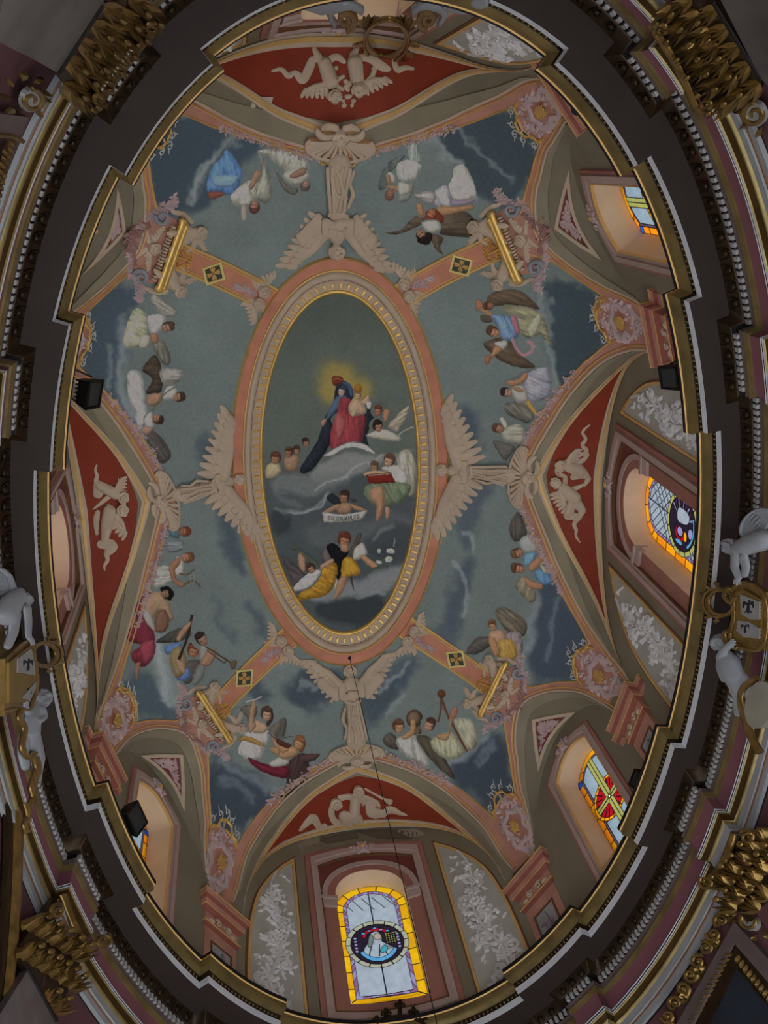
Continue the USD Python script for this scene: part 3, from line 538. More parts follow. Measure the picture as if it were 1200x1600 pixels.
def big_window(k, num):
    W, L, go, gm = win_parts(k, num); f = 1; Z = Glazing(W, go, gm)
    inn = border(Z, go, .165, .735, 15.78, 18.33, (G_YF, G_YF2) if k in ('front', 'back') else (G_Y1, G_Y2), 6, 7); bandp = inn.difference(inn.buffer(-.07))
    cut = shapely.union_all([LineString([(0, 17.6), (3*math.cos(t), 17.6+3*math.sin(t))]) for t in np.linspace(0, 2*math.pi, 73)]).buffer(.002)
    for i, p in enumerate(polys(bandp.difference(cut))): Z.add(p, G_P if i % 2 else G_LV, 'lattice_pane', .0)
    field = inn.buffer(-.075); med = Polygon(ellp(0, 17.35, .62, .655)); med1 = Polygon(ellp(0, 17.35, .52, .55)); fld = field.difference(med)
    for s_ in (-1, 1): Z.add(fld.intersection(sbox(min(0, s_*2), 15, max(0, s_*2), 20)), G_W, gap=.0005)
    Z.came([(0, 18.9), (0, 18.0)], .02, m_bluelead); Z.came([(0, 16.7), (0, 15.95)], .02, m_bluelead)
    lines = [LineString([(-.8, 17.0+j*.2), (.8, 17.0+j*.2+d_*1.6)]).intersection(fld) for j in range(-7, 12) for d_ in (1, -1)] if k in ('right', 'left') else [LineString([(-.5+.22*j, 18.35), (-.28+.22*j, 18.72)]).intersection(fld) for j in range(5)]
    for j, l in enumerate(lines):
        for g in getattr(l, 'geoms', [l]):
            if g.length > .12: Z.L.append((g.buffer(.006, cap_style=2), m_bluelead if (j % 6 == 0 and len(lines) > 6) else glass('grey_glass', (120, 140, 150)), 'lattice_line', 0., None))
    for i in range(16): a = i*22.5; Z.add(Polygon(np.vstack([ellp(0, 17.35, .615, .65, a+.7, a+21.8, 8), ellp(0, 17.35, .525, .555, a+21.8, a+.7, 8)])), G_CR if k in ('front', 'back') else G_PY, 'medallion_rim', .002)
    Z.add(med1, G_DK, 'medallion_ground')
    D = lambda pts, m, z=0, nm='figure_pane', lab=None: Z.add(Polygon(np.array([(f*-x, y) for x, y in pts])).buffer(0).intersection(med1.buffer(-.004)), m, nm, .003, lab)
    y0 = 17.35
    if k in ('front', 'back'):
        D(smoothc([(-.3, y0-.35), (-.28, y0-.1), (-.2, y0+.0), (-.16, y0+.2), (-.08, y0+.33), (.03, y0+.36), (.1, y0+.28), (.12, y0+.14), (.08, y0+.06), (.2, y0-.06), (.3, y0-.16), (.36, y0-.3), (.1, y0-.4)], 2, True), G_W, lab='white veiled figure')
        D(ellp(.03, y0+.2, .075, .1), glass('flesh_glass', (186, 160, 140)), lab='pale face'); D(smoothc([(-.1, y0+.3), (-.05, y0+.2), (-.08, y0+.02), (-.16, y0-.1), (-.2, y0-.02), (-.15, y0+.18)], 2, True), glass('grey_green_glass', (120, 132, 122)), lab='hair'); D(smoothc([(.1, y0-.08), (.24, y0-.12), (.26, y0-.18), (.12, y0-.16)], 1, True), glass('flesh_glass', (186, 160, 140)))
        for q in ([(-.2, y0-.3), (-.12, y0-.05)], [(0, y0-.34), (.04, y0-.02)], [(.16, y0-.34), (.1, y0-.12)]): Z.came([(f*-x, y) for x, y in q], .01)
        D(ellp(0.0, y0+.24, .27, .2, 20, 190, 20).tolist()+ellp(0.0, y0+.22, .2, .14, 190, 20, 20).tolist(), G_R, .014, lab='red halo')
        D(ellp(0, y0-.02, .40, .46, 205, 335, 24).tolist()+ellp(0, y0+.02, .34, .40, 335, 205, 24).tolist(), G_LB, .012, lab='pale blue hem')
        D(smoothc([(.02, y0-.2), (.12, y0-.04), (.2, y0-.1), (.16, y0-.24), (.05, y0-.28)], 2, True), glass('turquoise_glass', (70, 160, 170)), .018)
        for i, (a, r_) in enumerate([(x*.055, y*.06) for x in range(5) for y in range(5)]): D(ellp(.2+a*.9, y0+.0+r_, .02, .026, 0, 360, 8), G_PY, .014)
        for s_ in (-1, 1):
            for i in range(5): D(smoothc([(s_*(.42-.0*i)-.035, y0-.2+i*.09), (s_*.42+.035, y0-.2+i*.09), (s_*.42+.03, y0-.13+i*.09), (s_*.42-.03, y0-.13+i*.09)], 1, True), G_LV, .012)
        for i in range(5): D(ellp(-.24+.12*i, y0+.44-.06*abs(i-2), .045, .03, 0, 360, 10), G_LV if i % 2 else G_LB, .012)
    else:
        for i in range(9): a = -70+i*15; D(np.vstack([ellp(0, y0+.05, .48, .48, a, a+7, 3), ellp(0, y0+.05, .18, .2, a+6, a+1, 3)]), glass('plum_glass', (96, 44, 92)) if i % 2 else G_LV, .010)
        D(smoothc([(-.02, y0+.22), (.16, y0+.26), (.28, y0+.2), (.3, y0-.1), (.22, y0-.3), (.05, y0-.22), (0, y0-.02)], 2, True), G_W, .012, lab='white robed figure')
        D(ellp(-.2, y0+.06, .17, .2, 60, 300, 20).tolist()+ellp(-.18, y0+.06, .11, .14, 300, 60, 20).tolist(), G_R, .014, lab='red halo'); D(ellp(-.17, y0+.06, .09, .12), G_LV, .013)
        D(smoothc([(-.3, y0-.12), (-.1, y0-.1), (-.12, y0-.22), (-.28, y0-.24)], 1, True), G_Y1, .014); D(ellp(-.08, y0-.36, .1, .1), G_LV, .012)
        D(ellp(0, y0, .49, .5, 215, 300, 20).tolist()+ellp(0, y0, .42, .44, 300, 215, 20).tolist(), G_LB, .014, lab='blue border strip')
        D(smoothc([(-.42, y0-.1), (-.32, y0-.05), (-.34, y0+.2), (-.42, y0+.22)], 1, True), G_LB, .012)
    Z.close(); return W, L
def cross_window(k, num):
    W, L, go, gm = win_parts(k, num); Z = Glazing(W, go, gm)
    inn = border(Z, go, .12, .54, 15.8, 18.1, (G_OR, G_Y1, G_OR), 6, 3, .4)
    for s_ in (-1, 1): Z.add(sbox(min(s_*.54, s_*.42), 17.98, max(s_*.54, s_*.42), 18.12), G_B, 'corner_pane')
    zc = 17.03; circ = Point(0, zc).buffer(.49, 24); c1 = Point(0, zc).buffer(.42, 24); cr_ = sbox(-.085, 15, .085, 19).intersection(inn).union(sbox(-2, zc-.085, 2, zc+.085).intersection(inn))
    Z.add(inn.difference(inn.buffer(-.05)), glass('mauve_glass', (104, 84, 104)), 'mauve_band')
    for p in polys(inn.buffer(-.05).difference(circ.union(cr_))): Z.add(p.buffer(-.04).buffer(.04), G_WB)
    for p in polys(circ.difference(c1).difference(cr_)): Z.add(p, G_Y1, 'ring_pane')
    for p in polys(c1.difference(cr_)): Z.add(p, G_R, 'red_pane')
    for q in range(4):
        for j in range(1, 5): a = math.pi/2*q+math.pi/2*j/5; Z.came([(.24*math.cos(a), zc+.24*math.sin(a)), (.48*math.cos(a), zc+.48*math.sin(a))], .005)
    for p in polys(cr_.difference(shapely.union_all([LineString([(-2, zc), (2, zc)]), LineString([(0, 15), (0, 20)]), LineString([(-.4, zc-.4), (.4, zc+.4)]), LineString([(-.4, zc+.4), (.4, zc-.4)])]).buffer(.003))): Z.add(p, G_PY, 'cross_pane', .003)
    Z.close(); return W, L
WINDOWS = {}
for i, k in enumerate(LUN): WINDOWS[k] = (big_window if LUN[k].kind != 'd' else cross_window)(k, i+1)
# keystones over the windows
KEY = [(0, 0, 5)]
for k, L in LUN.items():
    z0 = 19.79 if L.kind != 'd' else 18.55; sc_ = 1.0 if L.kind != 'd' else .85
    cm = lambda p, L=L, z0=z0, sc_=sc_: L.wm(np.c_[p[:, 0]*sc_, z0+p[:, 1]*sc_, .09+p[:, 2]*sc_])
    T = Thing('keystone_cartouche', 'small lilac scroll cartouche with a gold boss over the %s stained glass window' % k.replace('_', ' '), 'ornament', L.wm(np.array([0, z0, .1])), group=None)
    body = relief('c -.1,.15,.035 -.06,.1,.04 -.1,-.02,.04 -.07,-.14,.04 -.12,-.2,.035\nc .1,.15,.035 .06,.1,.04 .1,-.02,.04 .07,-.14,.04 .12,-.2,.035\nc 0,.12,.05 0,-.12,.07\nb -.2,0,.05 -.27,.02,.04 .2,0,.05 .27,.02,.04 -.2,.06,.04 .2,.06,.04 -.2,-.06,.04 .2,-.06,.04')
    v, f = fuse(body, None, 0); T.part('scrolls', (cm(v), f), m_lilac, smooth=50); v, f = fuse(relief('b 0,0,.06,.06'), None, 0); T.part('boss', (cm(v), f), m_gold, label='gold boss', smooth=60)
# floral panels beside the four large windows
FC = smoothc([(1.73, 19.25), (2.0, 18.95), (2.42, 18.3), (2.70, 17.6), (2.84, 16.5), (2.87, 14.8)], 2)
for k in ('right', 'front', 'left', 'back'):
    L = LUN[k]
    for s_ in (-1, 1):
        rng = np.random.default_rng(7+s_); pg = Polygon(np.vstack([FC, [(1.73, 14.8)]])); pg = affinity.scale(pg, s_, 1, origin=(0, 0)); pg = pg if pg.exterior.is_ccw else Polygon(np.array(pg.exterior.coords)[::-1])
        side = {('right', -1): 'upper of the two beside the right window', ('right', 1): 'lower of the two beside the right window', ('front', 1): 'left of the front window', ('front', -1): 'right of the front window', ('left', -1): 'below the left window', ('left', 1): 'above the left window', ('back', 1): 'top edge right of the back window', ('back', -1): 'top edge left of the back window'}[(k, s_)]
        T = Thing('foliage_panel', 'pale grey wall panel of white stucco foliage, '+side, 'relief panel', L.wm(np.array([s_*2.2, 16.9, 0.])))
        T.part('border', slab(pg.buffer(.05, join_style=2).difference(pg.buffer(-.005)), L.wm, 0, .035, .14), m_goldline, label='gilded border'); T.part('border_line', slab(pg.buffer(.09, join_style=2).difference(pg.buffer(.05, join_style=2)), L.wm, 0, .015, .14), m_brown)
        T.part('ground', slab(pg, L.wm, 0, .008, .14), m_panel)
        ms = []; y = np.linspace(14.85, 18.75, 40); cx = 2.28-.18*np.clip((y-16.8)/2, 0, 1)+.16*np.sin((y-14.8)*2.3); stem = np.c_[cx*s_, y]
        ms.append(rope(stem, .03, .03)); ms += spray(stem[::2], rng, .26, .11, .06)
        for i, yy in enumerate(np.arange(15.15, 18.2, .52)):
            c = np.interp(yy, y, cx); sd = 1 if i % 2 else -1; r_ = .26*(1-.08*i); sp = spiral((c+sd*.22)*s_, yy, r_, math.pi/2 if sd*s_ > 0 else math.pi/2, 1.4, sd*s_); ms.append(rope(sp, np.linspace(.028, .02, 22), .035)); ms += spray(sp[2:16:2], rng, .17, .08, .06); ms.append(ball((*sp[-1], .04), (.05, .05, .05), 1))
        for _ in range(150):
            yy = rng.uniform(14.9, 18.9); c = np.interp(yy, y, cx)+rng.normal(0, .24); ms.append(leaf(c*s_, yy, rng.uniform(0, 6.28), rng.uniform(.1, .22), .07, rng.uniform(.04, .1)))
        pin = pg.buffer(-.04); ok = [m for m in ms if (len(m[0]) > 30 and pin.buffer(.05).contains(Point(np.mean(m[0][:, 0]), np.mean(m[0][:, 1])))) or all(shapely.contains_xy(pin, m[0][:, 0], m[0][:, 1]))]
        T.part('foliage', mapped(ok, L.wm), m_palestucco, smooth=40, label='white acanthus scrolls')

# ================================================================ ATTIC PILASTERS
def cap_hull(w0, d0, z0, w1, d1, z1):                      # a moulding course: front at d, half width w
    P = np.array([(x*w, y, z) for w, d, z in ((w0, d0, z0), (w1, d1, z1)) for x in (-1, 1) for y in (-.6, d)]); g = m3.Manifold.hull_points(P).to_mesh(); return np.asarray(g.vert_properties[:, :3], float), np.asarray(g.tri_verts)
FX = [np.array([4.949, 3.09]), np.array([4.641, 4.186])]; FY = [np.array([3.419, 6.807]), np.array([2.60, 7.90])]
WHERE = {('x', 1, 1): 'right of the vault, lower', ('x', 1, -1): 'right of the vault, upper', ('x', -1, 1): 'left of the vault, lower', ('x', -1, -1): 'left of the vault, upper', ('y', 1, 1): 'right of the front window', ('y', -1, 1): 'left of the front window', ('y', 1, -1): 'top right of the vault', ('y', -1, -1): 'top left of the vault'}
for kind, F in (('x', FX), ('y', FY)):
    for sx, sy in ((1, 1), (1, -1), (-1, 1), (-1, -1)):
        a, b = F[0]*[sx, sy], F[1]*[sx, sy]; c = (a+b)/2; n = np.array([-(b-a)[1], (b-a)[0]]); n /= np.linalg.norm(n); n = n if n@c < 0 else -n; t = np.array([n[1], -n[0]]); W2 = np.linalg.norm(b-a)/2
        fr = lambda p, c=c, t=t, n=n: np.c_[np.outer(p[:, 0], t)+np.outer(p[:, 1]-.2, n)+c, p[:, 2]]   # local (along, out of the shaft face, z)
        T = Thing('attic_pilaster', 'salmon pilaster with stepped maroon and gold capital, '+WHERE[(kind, sx, sy)], 'pilaster', (*c, 14.6))
        hs = W2-.2
        if kind == 'y': hs -= .02
        for nm, dz, dw in (('pier', -.2, .2), ('shaft', 0., 0.)):
            courses = [(0, 16.27, 0, 14.5, m_pink2, nm), (.05, 16.34, .02, 16.27, m_capred, 'astragal'), (.06, 16.37, .05, 16.34, m_goldline, 'gilt_line'), (.02, 16.62, .02, 16.37, m_pink2, 'necking'), (.1, 16.70, .03, 16.62, m_capred, 'capital_moulding'), (.11, 16.72, .11, 16.70, m_goldline, 'gilt_line'), (.13, 16.82, .12, 16.72, m_pink2, 'capital_moulding'), (.17, 16.9, .13, 16.82, m_capred, 'capital_moulding'), (.19, 17.0, .18, 16.9, m_pink2, 'abacus'), (.2, 17.03, .2, 17.0, m_goldline, 'gilt_line')]
            for p1, z1, p0, z0, m_, pn in courses: v, f = cap_hull(hs+dw+p0, dz+p0, z0, hs+dw+p1, dz+p1, z1); T.part(pn, (fr(v), f), m_, smooth=False)
        pw = hs*.55; fm = lambda p, fr=fr: fr(np.c_[p[:, 0], p[:, 2], p[:, 1]])
        pnl = sbox(-pw, 14.7, pw, 15.95); T.part('panel_frame', slab(pnl.buffer(.04, join_style=2).difference(pnl), fm, 0, .02, .3), m_brown, smooth=False); pth = T.part('panel', slab(pnl, fm, 0, .006, .3), mat('blue_grey_panel', (118, 122, 126)), label='blue-grey inset panel')
        rng = np.random.default_rng(3); ms = []
        for zz in np.arange(14.9, 15.8, .13): ms += [leaf(rng.normal(0, pw*.25), zz, rng.uniform(0, 6.28), .16, .07, .05) for _ in range(5)]
        ms += [rope(np.c_[.06*np.sin(np.linspace(0, 6, 12)), np.linspace(14.8, 15.85, 12)], .018, .03)]; T.part('panel_flowers', mapped(ms, fm), mat('grey_violet_stucco', (108, 98, 104)), label='carved flower spray', under=pth)
        ms = []
        for s_ in (-1, 1): ms.append(rope(spiral(s_*.16, 16.48, .09, math.pi/2-s_*1.2, 1.3, s_), .02, .04)); ms.append(leaf(s_*.22, 16.46, 0 if s_ > 0 else math.pi, .2, .07, .05)); ms.append(leaf(s_*.05, 16.5, math.pi/2-s_*.5, .1, .05, .05))
        T.part('scroll_ornament', mapped(ms, lambda p, fm=fm: fm(np.c_[p[:, 0]*hs*2, p[:, 1], p[:, 2]+.02])), m_cream, label='small cream scroll ornament')
# ================================================================ RED LUNETTE PANELS WITH PUTTI
REL = {'right': ((800, 550, 4), '''r 485,455,6 430,500,9 472,545,10 425,580,10 480,615,11 435,640,10
w 350,680 402,606 60
h 298,700,29,200
c 330,700,26 420,735,34
c 340,690,14 300,740,10
c 400,700,14 450,670,12 475,640,10
c 420,760,26 380,780,16
c 440,740,24 478,790,15 455,830,10
h 268,812,29,160
c 320,850,28 390,910,36
c 330,830,14 335,780,11 300,760,9
r 272,735,7 280,772,7 318,778,7
c 370,860,14 420,840,12 440,830,9
w 300,870 335,975 62
c 400,940,30 440,985,20 420,1040,12
c 380,930,26 350,1010,24
r 350,1020,26 420,1030,14 380,1080,12 405,1110,10 395,1150,8 425,1190,5'''),
 'left': ((70, 650, 4), '''r 325,305,6 312,340,8 330,370,10 318,400,14
r 330,420,22 330,480,28
c 340,430,24 440,480,30
h 490,500,30,20
w 445,470 478,385 56
c 400,500,14 340,550,10 300,582,5
h 485,580,32,-10
w 450,620 505,735 66
c 400,590,34 385,680,32
c 400,560,14 440,600,12
r 330,600,14 318,650,18 325,735,10
c 385,700,28 370,790,18
r 350,800,24 430,805,34 395,850,20
r 380,860,12 398,900,12 370,930,9 375,968,5'''),
 'front': ((380, 1190, 3), '''r 265,322,6 300,280,14 330,250,18 350,310,12 380,300,12
h 428,190,22,90
r 420,200,12 408,240,12 430,288,14 472,280,12
c 430,185,10 480,160,9
c 470,250,22 520,260,18
c 470,270,16 500,290,12 520,300,6
h 538,132,24,90
w 556,156 632,186 40
c 525,170,20 520,235,22
c 510,160,12 450,165,9
c 545,160,10 590,172,8
c 525,240,18 550,270,12 555,302,8
c 515,250,18 490,290,10
c 570,125,4 660,175,5 690,185,11
r 590,190,16 600,240,22 640,235,18 660,250,10
r 660,240,12 690,215,16 730,240,9 768,250,4'''),
 'back': ((400, 0, 4), '''r 100,445,8 160,425,13 200,490,16 240,440,14 285,515,26 325,440,26 350,375,22
c 362,305,13 385,350,19 425,415,28
c 425,400,36 465,510,42
h 490,610,38,90
w 430,530 300,565 -70 6
c 470,480,17 505,500,14 545,478,11
c 500,540,15 540,560,12
r 440,390,20 500,345,20 550,385,14
c 632,305,13 610,340,22 612,385,32
c 618,395,42 632,490,38
h 648,570,38,90
w 680,520 815,490 62 6
c 690,520,18 725,480,15 742,435,13
c 590,520,15 560,545,12
r 645,360,18 720,365,22 795,420,28 832,432,14
r 860,350,12 880,450,18 930,418,15 985,430,9
b 560,510,14 590,520,12 575,560,14 570,605,16 610,630,15 550,660,16 735,430,14 500,425,14 590,600,12 545,630,12 600,660,12''')}
def tame(v, f):                                             # pulls back the odd vertex that fell past the edge of its web
    for _ in range(6):
        acc = np.zeros_like(v); n = np.zeros(len(v)); bad = np.zeros(len(v), bool)
        e = np.vstack([f[:, [0, 1]], f[:, [1, 2]], f[:, [2, 0]]]); d = np.linalg.norm(v[e[:, 0]]-v[e[:, 1]], axis=1); cnt = np.zeros(len(v)); np.add.at(cnt, e[:, 0], d > .35); np.add.at(cnt, e[:, 1], d > .35); deg = np.zeros(len(v)); np.add.at(deg, e.ravel(), 1); bad = cnt > .5*deg
        if not bad.any(): break
        for a, b in ((0, 1), (1, 0)): ok = ~bad[e[:, b]]; np.add.at(acc, e[ok, a], v[e[ok, b]]); np.add.at(n, e[ok, a], 1)
        fix = bad & (n > 0); v = v.copy(); v[fix] = acc[fix]/n[fix][:, None]
    return v
UPE = np.array([(-.84, .10), (-.62, .46), (-.4, .70), (-.2, .755), (0, .80), (.2, .755), (.4, .70), (.62, .46), (.84, .10)])
for k, (tl, txt) in REL.items():
    L = LUN[k]; up = UPE*[L.hw, 1]; up = np.vstack([smoothc(up[:5], 2), smoothc(up[4:], 2)[1:]]); xl = np.linspace(.80, -.80, 21)*L.hw; lowc = np.c_[xl, .13-.035*np.abs(xl/L.hw)**2]
    pg = Polygon(np.vstack([up, lowc])).buffer(0); pg = pg if pg.exterior.is_ccw else Polygon(np.array(pg.exterior.coords)[::-1])
    sc_ = 1.6; big_ = affinity.scale(pg, 1, sc_, origin=(0, 0)); fm = lambda p, L=L: L.at(np.c_[p[:, 0], p[:, 1]/sc_, p[:, 2]])
    ctr = L.at(np.array([[0, .4, 0.]]))[0]
    T = Thing('lunette_panel', {'right': 'red lunette panel above the right window with two stucco cherubs and falling ribbons', 'left': 'red lunette panel above the left window with two stucco cherubs touching heads', 'front': 'red lunette panel above the front window with torch-bearing stucco cherub', 'back': 'red lunette panel at the top edge with two upside-down stucco cherubs and long ribbon'}[k], 'relief panel', ctr)
    b1, b2, b3 = big_.buffer(.17, join_style=2), big_.buffer(.12, join_style=2), big_.buffer(.05, join_style=2)
    fl_ = k in ()
    T.part('field', slab(big_, fm, .0, .01, .12), m_red, smooth=40); T.part('inner_moulding', slab(b3.difference(big_.buffer(-.01)), fm, 0, .05, .12), m_cream); T.part('gilt_moulding', slab(b2.difference(b3), fm, 0, .075, .12), m_goldline, label='gilded moulding'); T.part('outer_moulding', slab(b1.difference(b2), fm, 0, .05, .12), m_cream)
    tf = tile(*tl); v, f = fuse(relief(txt, lambda p: (*tf(p)[:2], *[q*1.28 for q in tf(p)[2:3]], *tf(p)[3:]) if len(p) > 2 else tf(p)), 1.8, 3); T.part('cherub_relief', (tame(L.trace(v), f), f[:, ::-1]), m_cream, smooth=60, label='cream stucco cherubs with ribbons and flowers' if k == 'back' else 'cream stucco cherubs with ribbons')
# triangular panels over the diagonal windows
TRI = {'back_right': [(867.5, 356), (890, 262), (942.5, 407.5)], 'front_right': [(832, 1124), (901, 1111), (842, 1208)], 'front_left': [(284, 1179), (216, 1179), (287, 1270)], 'back_left': [(195, 362), (182, 290), (124, 432)]}
MIDP = {'back_right': (893, 335), 'front_right': (866, 1150), 'front_left': (252, 1212), 'back_left': (163, 368)}
for k, tri in TRI.items():
    L = LUN[k]; a, b, c = map(np.array, tri); ed = lambda p, q, s: np.array([p*(1-t)+q*t+s*math.sin(math.pi*t)*np.array([-(q-p)[1], (q-p)[0]]) for t in np.linspace(0, 1, 9)[:-1]])
    mid_ = (a+b+c)/3; o = np.vstack([ed(a, b, .02 if np.cross(b-a, mid_-a) < 0 else -.02), ed(b, c, .10 if np.cross(c-b, mid_-b) > 0 else -.10), ed(c, a, -.02 if np.cross(a-c, mid_-c) > 0 else .02)])
    pg = Polygon(o); pg = pg if not pg.exterior.is_ccw else Polygon(np.array(pg.exterior.coords)[::-1]); tr = lambda p, L=L: L.trace(p)
    T = Thing('spandrel_panel', {'back_right': 'dark red triangular leaf panel above the upper right window', 'front_right': 'dark red triangular leaf panel above the lower right diagonal window', 'front_left': 'dark red triangular leaf panel above the lower left diagonal window', 'back_left': 'dark red triangular leaf panel half hidden by the upper left cornice'}[k], 'relief panel', L.trace(np.array([[*mid_, 0.]]))[0])
    inn = pg.buffer(-5, join_style=2); T.part('field', slab(inn, tr, 0, .6, 5, flip=True), m_dred); T.part('frame', slab(pg.difference(inn), tr, 0, 4, 5, flip=True), m_cream, smooth=20)
    rng = np.random.default_rng(5); ms = []
    pin = inn.buffer(-3); x0, y0, x1, y1 = pin.bounds
    while len(ms) < 46:
        x, y = rng.uniform(x0, x1), rng.uniform(y0, y1)
        if pin.contains(Point(x, y)):
            lf = leaf(x, y, math.atan2(y-mid_[1], x-mid_[0])+rng.normal(0, .8), 9+5*rng.random(), 5, 3.2)
            if all(shapely.contains_xy(inn, lf[0][:, 0], lf[0][:, 1])): ms.append(lf)
    T.part('leaf_spray', mapped(ms, tr, True), m_lilac, smooth=40, label='lilac stucco leaves')
# ================================================================ FRESCOES (paint on the vault: vertex colours of fine meshes that lie on its surface)
def hexc(s): return np.array([int(s[i:i+2], 16) for i in (0, 2, 4)], float)
def seg_dist(XY, pts, closed=True):
    p = np.asarray(pts, float); q = np.roll(p, -1, 0) if closed else p[1:]; p = p if closed else p[:-1]; best = np.full(len(XY), 1e9); near = np.zeros((len(XY), 2))
    for a, b in zip(p, q):
        d = b-a; L = d@d
        t = np.clip(((XY-a)@d)/L, 0, 1) if L > 1e-12 else np.zeros(len(XY)); c = a+t[:, None]*d; r = ((XY-c)**2).sum(1); m = r < best; best[m] = r[m]; near[m] = c[m]
    return np.sqrt(best), near
def sstep(x, a, b): t = np.clip((x-a)/(b-a), 0, 1); return t*t*(3-2*t)
def pnoise(XY, f, seed=0): return meshkit.fbm(np.c_[XY*f, np.full(len(XY), seed*7.3)], 3, seed)
LIGHT = np.array([-.55, -.83])
def fill(XY, C, poly, col, kind='p', ang=0., soft=.8, alpha=1.):
    poly = np.asarray(poly, float); lo, hi = poly.min(0)-4*soft-2, poly.max(0)+4*soft+2; m = np.all((XY >= lo) & (XY <= hi), axis=1)
    if not m.any(): return
    X = XY[m]; pg = Polygon(poly).buffer(0); ins = shapely.contains_xy(pg, X[:, 0], X[:, 1]); d, near = seg_dist(X, poly); sd = np.where(ins, d, -d); a = sstep(sd, -soft, soft)*alpha
    c = np.broadcast_to(col, (len(X), 3)).copy()
    if kind in 'prw':
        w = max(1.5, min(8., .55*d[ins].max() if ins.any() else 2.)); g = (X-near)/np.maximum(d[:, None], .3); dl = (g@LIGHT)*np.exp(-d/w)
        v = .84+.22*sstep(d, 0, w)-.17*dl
        if kind in 'rw':
            t = math.radians(ang); u = np.c_[X@[math.cos(t), math.sin(t)], X@[-math.sin(t), math.cos(t)]]; s1 = poly.sum() % 50
            q = np.c_[u[:, 0]*.045, u[:, 1]*(.26 if kind == 'r' else .34)]+s1; n = meshkit.noise(np.c_[q, np.zeros(len(q))], 3); n2 = meshkit.noise(np.c_[q*2.3, np.ones(len(q))], 5)
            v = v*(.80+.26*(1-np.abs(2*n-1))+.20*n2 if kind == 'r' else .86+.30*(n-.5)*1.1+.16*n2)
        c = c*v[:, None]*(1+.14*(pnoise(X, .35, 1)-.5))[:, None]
    C[m] = C[m]*(1-a[:, None])+c*a[:, None]
def stroke(XY, C, pts, w, col, soft=.6, alpha=1.):
    p = np.asarray(pts, float); lo, hi = p.min(0)-w-4*soft, p.max(0)+w+4*soft; m = np.all((XY >= lo) & (XY <= hi), axis=1)
    if not m.any(): return
    d, _ = seg_dist(XY[m], p, False); a = alpha*(1-sstep(d, w/2-soft, w/2+soft)); C[m] = C[m]*(1-a[:, None])+np.asarray(col)*a[:, None]
def ellpts(x, y, rx, ry, ang=0., n=18):
    t = np.arange(n)/n*2*np.pi; c, s = math.cos(ang), math.sin(ang); u, v = rx*np.cos(t), ry*np.sin(t); return np.c_[x+u*c-v*s, y+u*s+v*c]
def spline(p, closed=True, n=5):
    p = np.asarray(p, float); k = len(p); out = []
    for i in range(k if closed else k-1):
        if closed: a, b, c, d = p[i-1], p[i], p[(i+1) % k], p[(i+2) % k]
        else: a, b, c, d = p[max(i-1, 0)], p[i], p[i+1], p[min(i+2, k-1)]
        for t in np.arange(n)/n: out.append(.5*((2*b)+(c-a)*t+(2*a-5*b+4*c-d)*t*t+(3*b-a-3*c+d)*t**3))
    if not closed: out.append(p[-1])
    return np.array(out)
def parse(txt, T):
    ops = []
    for ln in txt.strip().split('\n'):
        q = ln.split(); op = q[0]; P = lambda s: T(tuple(map(float, s.split(','))))
        if op in 'pr' or op in 'ws':
            k = 2; ang = 0.
            if op in 'rw': ang = float(q[2]); k = 3
            pts = np.array([P(s)[:2] for s in q[k:]]); pts = spline(pts) if op != 's' else pts; ops.append((op, hexc(q[1]), pts, ang))
        elif op == 'l': ops.append(('l', hexc(q[1]), spline(np.array([P(s)[:2] for s in q[3:]]), False), T((0, 0, float(q[2])))[2]))
        elif op == 'k': ops.append(('k', hexc(q[1]), smoothc(np.array([P(s)[:2] for s in q[4:]]), 2), T((0, 0, float(q[2])))[2], float(q[3])))
        elif op == 'c': ops.append(('c', hexc(q[1]), smoothc(np.array([P(s)[:2] for s in q[4:]]), 2, True), T((0, 0, float(q[2])))[2], float(q[3])))
        elif op == 'e': x, y, rx, ry = T(tuple(map(float, q[2].split(',')))); ops.append(('p', hexc(q[1]), ellpts(x, y, rx, ry), 0.))
        elif op == 'H':
            f = list(map(float, q[3].split(','))); x, y, r = T(tuple(f[:3])); ops.append(('H', hexc(q[1]), hexc(q[2]), x, y, r, math.radians(f[3] if len(f) > 3 else 90)))
    return ops
def outline(ops):
    g = []
    for o in ops:
        if o[0] in 'prws': g.append(Polygon(o[2]).buffer(0))
        elif o[0] == 'l': g.append(LineString(o[2]).buffer(o[3]/2))
        elif o[0] == 'H': g.append(Point(o[3], o[4]).buffer(o[5]*1.15))
    return shapely.union_all(g).buffer(1.5)
